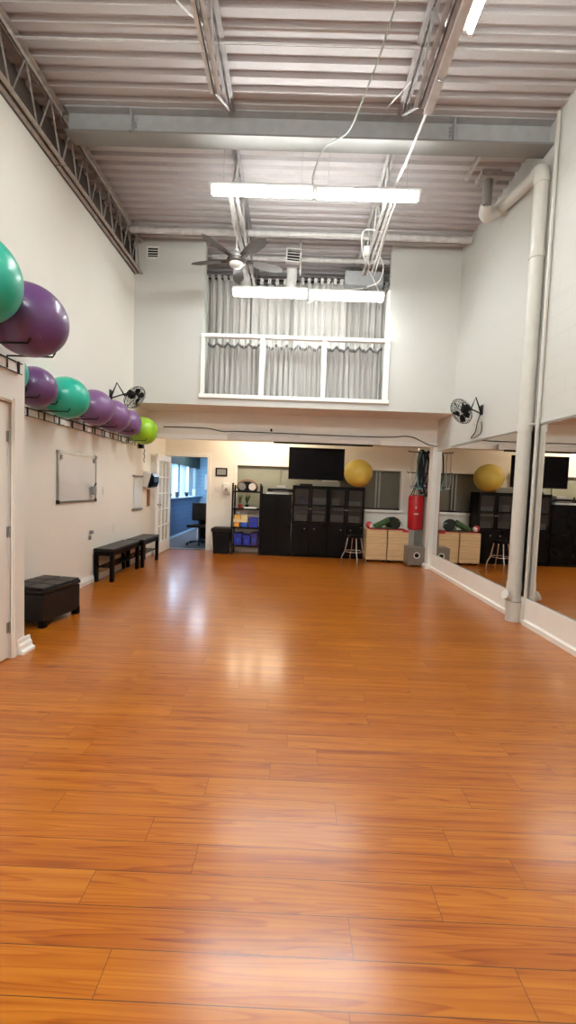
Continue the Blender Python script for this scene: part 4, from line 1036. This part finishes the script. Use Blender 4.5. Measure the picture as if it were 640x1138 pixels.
# pale wood cabinets
def cube_cab(label, x0, x1):
    o = thing('wooden_cabinet', label, 'cabinet', ((x0+x1)/2, 8.70, 0), 0, 'pale pine cabinets')
    a = (x1-x0)/2; H = .645
    obj('cabinet_body', G().box(-a, a, -.185, .2, .04, H), 'pine', o, bevel=.003)
    obj('cabinet_front', G().box(-a+.004, a-.004, -.2, -.186, .045, H-.01), 'pine', o, bevel=.003)
    for sx in (-1, 1):
        for sy in (-1, 1): obj('caster', G().lathe([(.018, 0), (.022, .006), (.022, .034), (.018, .04)], (sx*(a-.05), sy*.14, 0)), 'blackmatte', o)
cube_cab('left pale pine cabinet on casters, beside the stool', 1.495, 1.905)
cube_cab('right pale pine cabinet on casters, beside the grey speaker box', 1.925, 2.335)
tag(obj('red_cloth', G().box(-.38, .38, -.17, .17, 0, .012).box(.28, .40, -.212, -.17, -.03, .012), 'redcloth', loc=(1.93, 8.70, .647), bevel=.005), 'flat red cloth spread over both pine cabinets', 'cloth')
o = thing('rolled_mat', 'dark green rolled mat leaning up to the right on the pine cabinets', 'mat', (1.86, 8.66, .745))
g = G().tube([(-.19, 0, -.06), (.10, 0, .10)], .062, 20); obj('mat_roll', g, 'green', o)
dv = Vector((.29, 0, .16)).normalized(); c0 = Vector((.10, 0, .10))+dv*.001
sp_ = [c0+(.012+.046*t/40)*(math.cos(t*.45)*Vector((0, 1, 0))+math.sin(t*.45)*dv.cross(Vector((0, 1, 0)))) for t in range(41)]
obj('roll_end', G().tube(sp_, .004, 5), 'darkgreen', o)
obj('mat_tail', G().box(-.08, .20, -.07, .07, -.083, -.055), 'green', o, bevel=.008)
o = thing('duffel_bag', 'dark round bag on the right pine cabinet, behind the rolled mat', 'bag', (2.05, 8.74, .775))
obj('bag_body', G().lathe([(.06, -.15), (.105, -.14), (.118, -.10), (.118, .10), (.105, .14), (.06, .15)], (0, 0, 0), (.35, -1, 0), 28), 'darkgreen', o)
obj('bag_strap', G().tube(arc((.0, -.04, 0), .121, 0, 2*PI, 30, (1, .35, 0), (0, 0, 1))[:-1], .010, 6, closed=True), 'blackmatte', o)
obj('bag_handle', G().tube(arc((.10, -.12, -.02), .07, -.5, 2.6, 14), .008, 6), 'cord', o)
o = thing('red_ball', 'small red and white ball on the left end of the pine cabinets', 'ball', (1.555, 8.62, .73))
obj('ball_body', G().lathe([(.07*math.sin(PI*k/12), -.07*math.cos(PI*k/12)) for k in range(13)], seg=24), 'redcloth', o)
obj('white_patch', G().lathe([(.0715*math.sin(PI*k/24), .0715*math.cos(PI*k/24)) for k in range(7)][::-1], axis=(.7, -.7, -.2), seg=20), 'paper', o)

# grey speaker box
o = thing('speaker_box', 'grey cube speaker with a white-ringed round port beside the white column', 'speaker', (2.405, 8.27, 0))
a = .175
obj('cabinet_body', G().box(-a, a, -.15, .17, .025, .375), 'subwoofer', o, bevel=.008)
obj('front_panel', G().box(-a+.012, a-.012, -.156, -.15, .035, .365), 'subwoofer', o, bevel=.002)
obj('port_ring', G().tube(arc((-.01, -.158, .22), .052, 0, 2*PI, 28)[:-1], .010, 8, closed=True), 'plastic', o)
obj('port_cone', G().lathe([(.045, 0), (.03, .003), (.001, .006)], (-.01, -.156, .22), (0, -1, 0)), 'blackmatte', o)
for sx in (-1, 1):
    for sy in (-.12, .14): obj('foot', G().lathe([(.018, 0), (.022, .01), (.02, .027)], (sx*.14, sy, 0)), 'chrome', o)

# punching bag
o = thing('punching_bag', 'red hanging punching bag behind the white column', 'punching bag', (2.47, 8.60, .66))
pr = [(.001, .0), (.11, .005), (.145, .03), (.15, .08), (.152, .4), (.15, .66), (.14, .69), (.11, .705), (.001, .71)]
obj('bag_shell', G().lathe(pr, seg=32), 'red', o)
for z in (.07, .63): obj('seam_band', G().lathe([(.1525, z-.008), (.1535, z), (.1525, z+.008)], seg=32), 'red', o)
for k in range(4):
    a = PI/4+k*PI/2
    obj('strap', G().tube([(.13*math.cos(a), .13*math.sin(a), .68), (.05*math.cos(a), .05*math.sin(a), .86), (0, 0, .98)], .010, 6), 'blackmatte', o)
    obj('strap_ring', G().tube(arc((.135*math.cos(a), .135*math.sin(a), .70), .016, 0, 2*PI, 12)[:-1], .004, 6, closed=True), 'chrome', o)
obj('chain', G().tube([(.006*math.sin(k*2), .006*math.cos(k*2), .98+.028*k) for k in range(41)], .009, 6), 'chrome', o)
g = G().box(-.06, -.02, -.156, -.150, .44, .452).box(-.05, -.03, -.157, -.150, .46, .475)
for k in range(4): g.box(-.075+k*.022, -.06+k*.022, -.158, -.149, .32, .345)
obj('white_print', g, 'paper', o)
# peg rails with hanging bands
o = thing('peg_rack', 'three dark pegs sticking out of the right wall above the punching bag', 'rack', (XR, 8.35, 1.4))
for z, l in ((.79, .43), (.39, .43), (.12, .36)):
    obj('peg', G().tube([(0, 0, z), (-l, 0, z+.01), (-l-.01, 0, z+.03)], .011, 8), 'wire', o)
obj('peg_plate', G().box(-.015, 0, -.03, .03, .05, .85), 'wire', o, bevel=.003)
bands = [(-.12, .05, .80, .10, .95, 'wire', 'black resistance band, leftmost of the bunch'), (-.16, -.03, .62, .085, .9, 'wire', 'thin black resistance band in the middle of the bunch'), (-.09, -.06, .85, .07, .9, 'blackmatte', 'thick black resistance band at the front of the bunch'),
         (-.05, .03, .70, .05, .8, 'purple_cord', 'purple resistance band beside the column'), (-.20, 0, .72, .05, .8, 'teal_cord', 'teal resistance band in the bunch above the punching bag'), (-.34, -.02, .70, .05, .85, 'cord', 'pale grey looped band hanging off the left of the bunch')]
for dx, dy, ln, wd, _, m_, lb in bands:
    o = thing('resistance_band', lb+' on the peg rack', 'resistance band', (XR+dx, 8.30+dy, 2.19), 0, 'bands hanging on the peg rack')
    pts = []
    for k in range(36):
        t = 2*PI*k/36
        pts.append((wd*math.sin(t)*(1+.15*math.sin(2*t)), .02*math.sin(3*t), .02-ln/2+ln/2*math.cos(t)))
    obj('band_loop', G().tube(pts, .013 if m_ in ('blackmatte', 'wire') else .009, 8, closed=True), m_, o)
    obj('band_handle', G().tube([(-.05, 0, .02-ln), (.05, 0, .02-ln)], .016, 8), m_, o)
tag(obj('equipment_bundle', G().lathe([(.02, 0), (.06, .08), (.085, .25), (.09, .5), (.07, .68), (.03, .76)], seg=12), 'leather', loc=(2.50, 8.48, 1.50)), 'long black cloth bundle hanging among the bands on the peg rack', 'bundle')

# ================================================================ RIGHT WALL
def mirror(label, y0, y1):
    o = thing('wall_mirror', label, 'mirror', (XR, (y0+y1)/2, .30), 0, 'mirror panels along the right wall')
    b = (y1-y0)/2; H = 1.885
    obj('mirror_glass', G().box(-.006, -.002, -b+.002, b-.002, 0, H), 'mirror', o)
    obj('backing', G().box(-.002, 0, -b+.002, b-.002, 0, H), 'grey', o)
    obj('edge_channel', G().box(-.010, -.0, -b, b, -.006, .004), 'alu', o)
    return o
mirror('far mirror panel between the white column and the thick white pipe', 4.86, 7.94)
mirror('near mirror panel on the camera side of the thick white pipe', 1.7, 4.86)
mirror('mirror panel behind the camera on the right wall', -1.5, 1.7)
# thick drain pipe
o = thing('drain_pipe', 'thick white drain pipe standing against the right wall between mirror panels', 'pipe', (2.552, 4.84, 0))
R_ = .074
obj('upright_pipe', G().tube([(0, 0, 0), (0, 0, 4.86)], R_, 24), 'pipe', o)
obj('elbow', G().tube(arc((0, .10, 4.86), .10, PI, PI/2, 8, (0, 1, 0), (0, 0, 1)), R_*1.05, 20), 'pipe', o)
obj('sloping_run', G().tube([(0, .10, 4.96), (0, .88, 5.12)], R_*.92, 20), 'pipe', o)
obj('upper_elbow', G().tube(bez([(0, .86, 5.115), (-.02, .96, 5.11), (-.14, .96, 5.03), (-.235, .88, 5.02), (-.25, .80, 5.08)], 6), R_*.95, 18), 'pipe', o)
obj('riser', G().tube([(-.25, .80, 5.06), (-.25, .80, 5.38)], R_*.8, 18), 'steel_light', o)
obj('roof_drain_box', G().box(-.37, -.13, .70, .92, 5.36, 5.44), 'truss', o, bevel=.004)
for z in (4.83, 4.05, 2.18, .40, .20): obj('coupling', G().tube([(0, 0, z-.045), (0, 0, z+.045)], R_*1.1, 24), 'pipe', o)
obj('cleanout', G().tube([(-.03, -.01, .27), (-.10, -.03, .30)], R_*.62, 18).tube([(-.095, -.028, .298), (-.118, -.034, .308)], R_*.72, 18), 'pipe', o)
obj('hose_clamp', G().tube(arc((0, 0, .25), R_*1.15, 0, 2*PI, 24, (1, 0, 0), (0, .97, .25))[:-1], .006, 6, closed=True), 'alu', o)
obj('wall_strap', G().tube([(R_+.005, .06, 2.21), (-R_-.004, .0, 2.21), (0, -R_-.01, 2.21), (R_+.005, -.14, 2.21)], .008, 6), 'pipe', o)
pipe_thing('wall_conduit', 'thin white conduit running full height beside the thick drain pipe', 'conduit', [(2.612, 4.70, 0), (2.612, 4.70, 5.42)], .02, 'pipe', [((2.612, 4.70, 1.75), (0, 0, 1)), ((2.612, 4.70, 3.7), (0, 0, 1))])
tag(obj('wall_cable', G().tube(bez([(2.625, 4.6, 2.20), (2.622, 5.2, 2.19), (2.625, 5.9, 2.2), (2.62, 6.6, 2.21), (2.62, 7.3, 2.215)]), .006, 6), 'cord'), 'thin grey cable along the top edge of the far mirror panel', 'cable')
tag(obj('wall_cable', G().tube(bez([(2.625, 4.75, 2.21), (2.622, 4.0, 2.2), (2.625, 3.2, 2.2), (2.62, 2.4, 2.2)]), .006, 6), 'cord'), 'thin grey cable along the top edge of the near mirror panel', 'cable')

# ================================================================ THE ROOM BEYOND
o = thing('hall_desk', 'dark desk standing in the blue-lit room beyond the doorway', 'desk', (-1.93, 11.15, 0))
obj('desk_top', G().box(-.38, .7, -.9, .9, .72, .76), 'black', o, bevel=.005)
obj('desk_side', G().box(-.34, -.30, -.85, .85, 0, .72), 'navy', o)
obj('desk_drawer', G().box(-.30, .6, -.82, -.78, .1, .7), 'black', o, bevel=.004)
o = thing('computer_monitor', 'dark monitor on the desk in the room beyond the doorway', 'monitor', (-2.1, 11.1, .762))
obj('monitor_screen', G().box(-.02, .02, -.28, .28, .12, .46), 'blackmatte', o, bevel=.006)
obj('monitor_stand', G().box(-.09, .09, -.1, .1, 0, .012).box(-.015, .015, -.03, .03, .01, .14), 'blackmatte', o)
o = thing('office_chair', 'black office chair in the room beyond the doorway', 'chair', (-2.2, 9.95, 0))
obj('seat', G().box(-.22, .22, -.22, .22, .42, .49), 'leather', o, bevel=.03, seg=3)
obj('backrest', G().box(-.20, .20, .20, .25, .55, .98), 'leather', o, bevel=.03, seg=3)
obj('back_bar', G().tube([(0, .1, .43), (0, .24, .46), (0, .25, .62)], .018, 8), 'blackmatte', o)
obj('gas_lift', G().tube([(0, 0, .08), (0, 0, .42)], .025, 10), 'chrome', o)
for k in range(5):
    a = k*2*PI/5; obj('base_arm', G().tube([(0, 0, .09), (.26*math.cos(a), .26*math.sin(a), .06)], .016, 8), 'blackmatte', o)
    obj('caster', G().lathe([(.025, -.012), (.03, 0), (.025, .012)], (.26*math.cos(a), .26*math.sin(a), .03), (math.sin(a), -math.cos(a), 0), 12), 'blackmatte', o)
for i, (x, y, z, w_, h, m_, lb) in enumerate(((-2.75, 14.08, 1.5, .35, .5, 'paper', 'white poster left on the far wall of the blue-lit room'), (-2.3, 14.08, 1.35, .3, .42, 'haze', 'pale blue poster in the middle on the far wall of the blue-lit room'), (-1.9, 14.08, 1.5, .3, .6, 'paper', 'white poster right on the far wall of the blue-lit room'))):
    tag(obj('wall_poster', G().box(x-w_/2, x+w_/2, y, y+.01, z-h/2, z+h/2), m_), lb, 'poster', 'posters in the room beyond')
SG = 'things on the window sill of the room beyond'
for y, h, m_, lb in ((10.5, .10, 'blackmatte', 'small dark pot nearest on the far window sill'), (11.2, .14, 'grey', 'grey pot second on the far window sill'), (12.2, .12, 'blackmatte', 'dark pot third on the far window sill'), (13.1, .2, 'paper', 'white jar farthest on the far window sill')):
    o = tag(obj('sill_pot', G().lathe([(.04, 0), (.055, h*.8), (.06, h), (.05, h)]), m_, loc=(-3.05, y, 1.062)), lb, 'pot', SG)
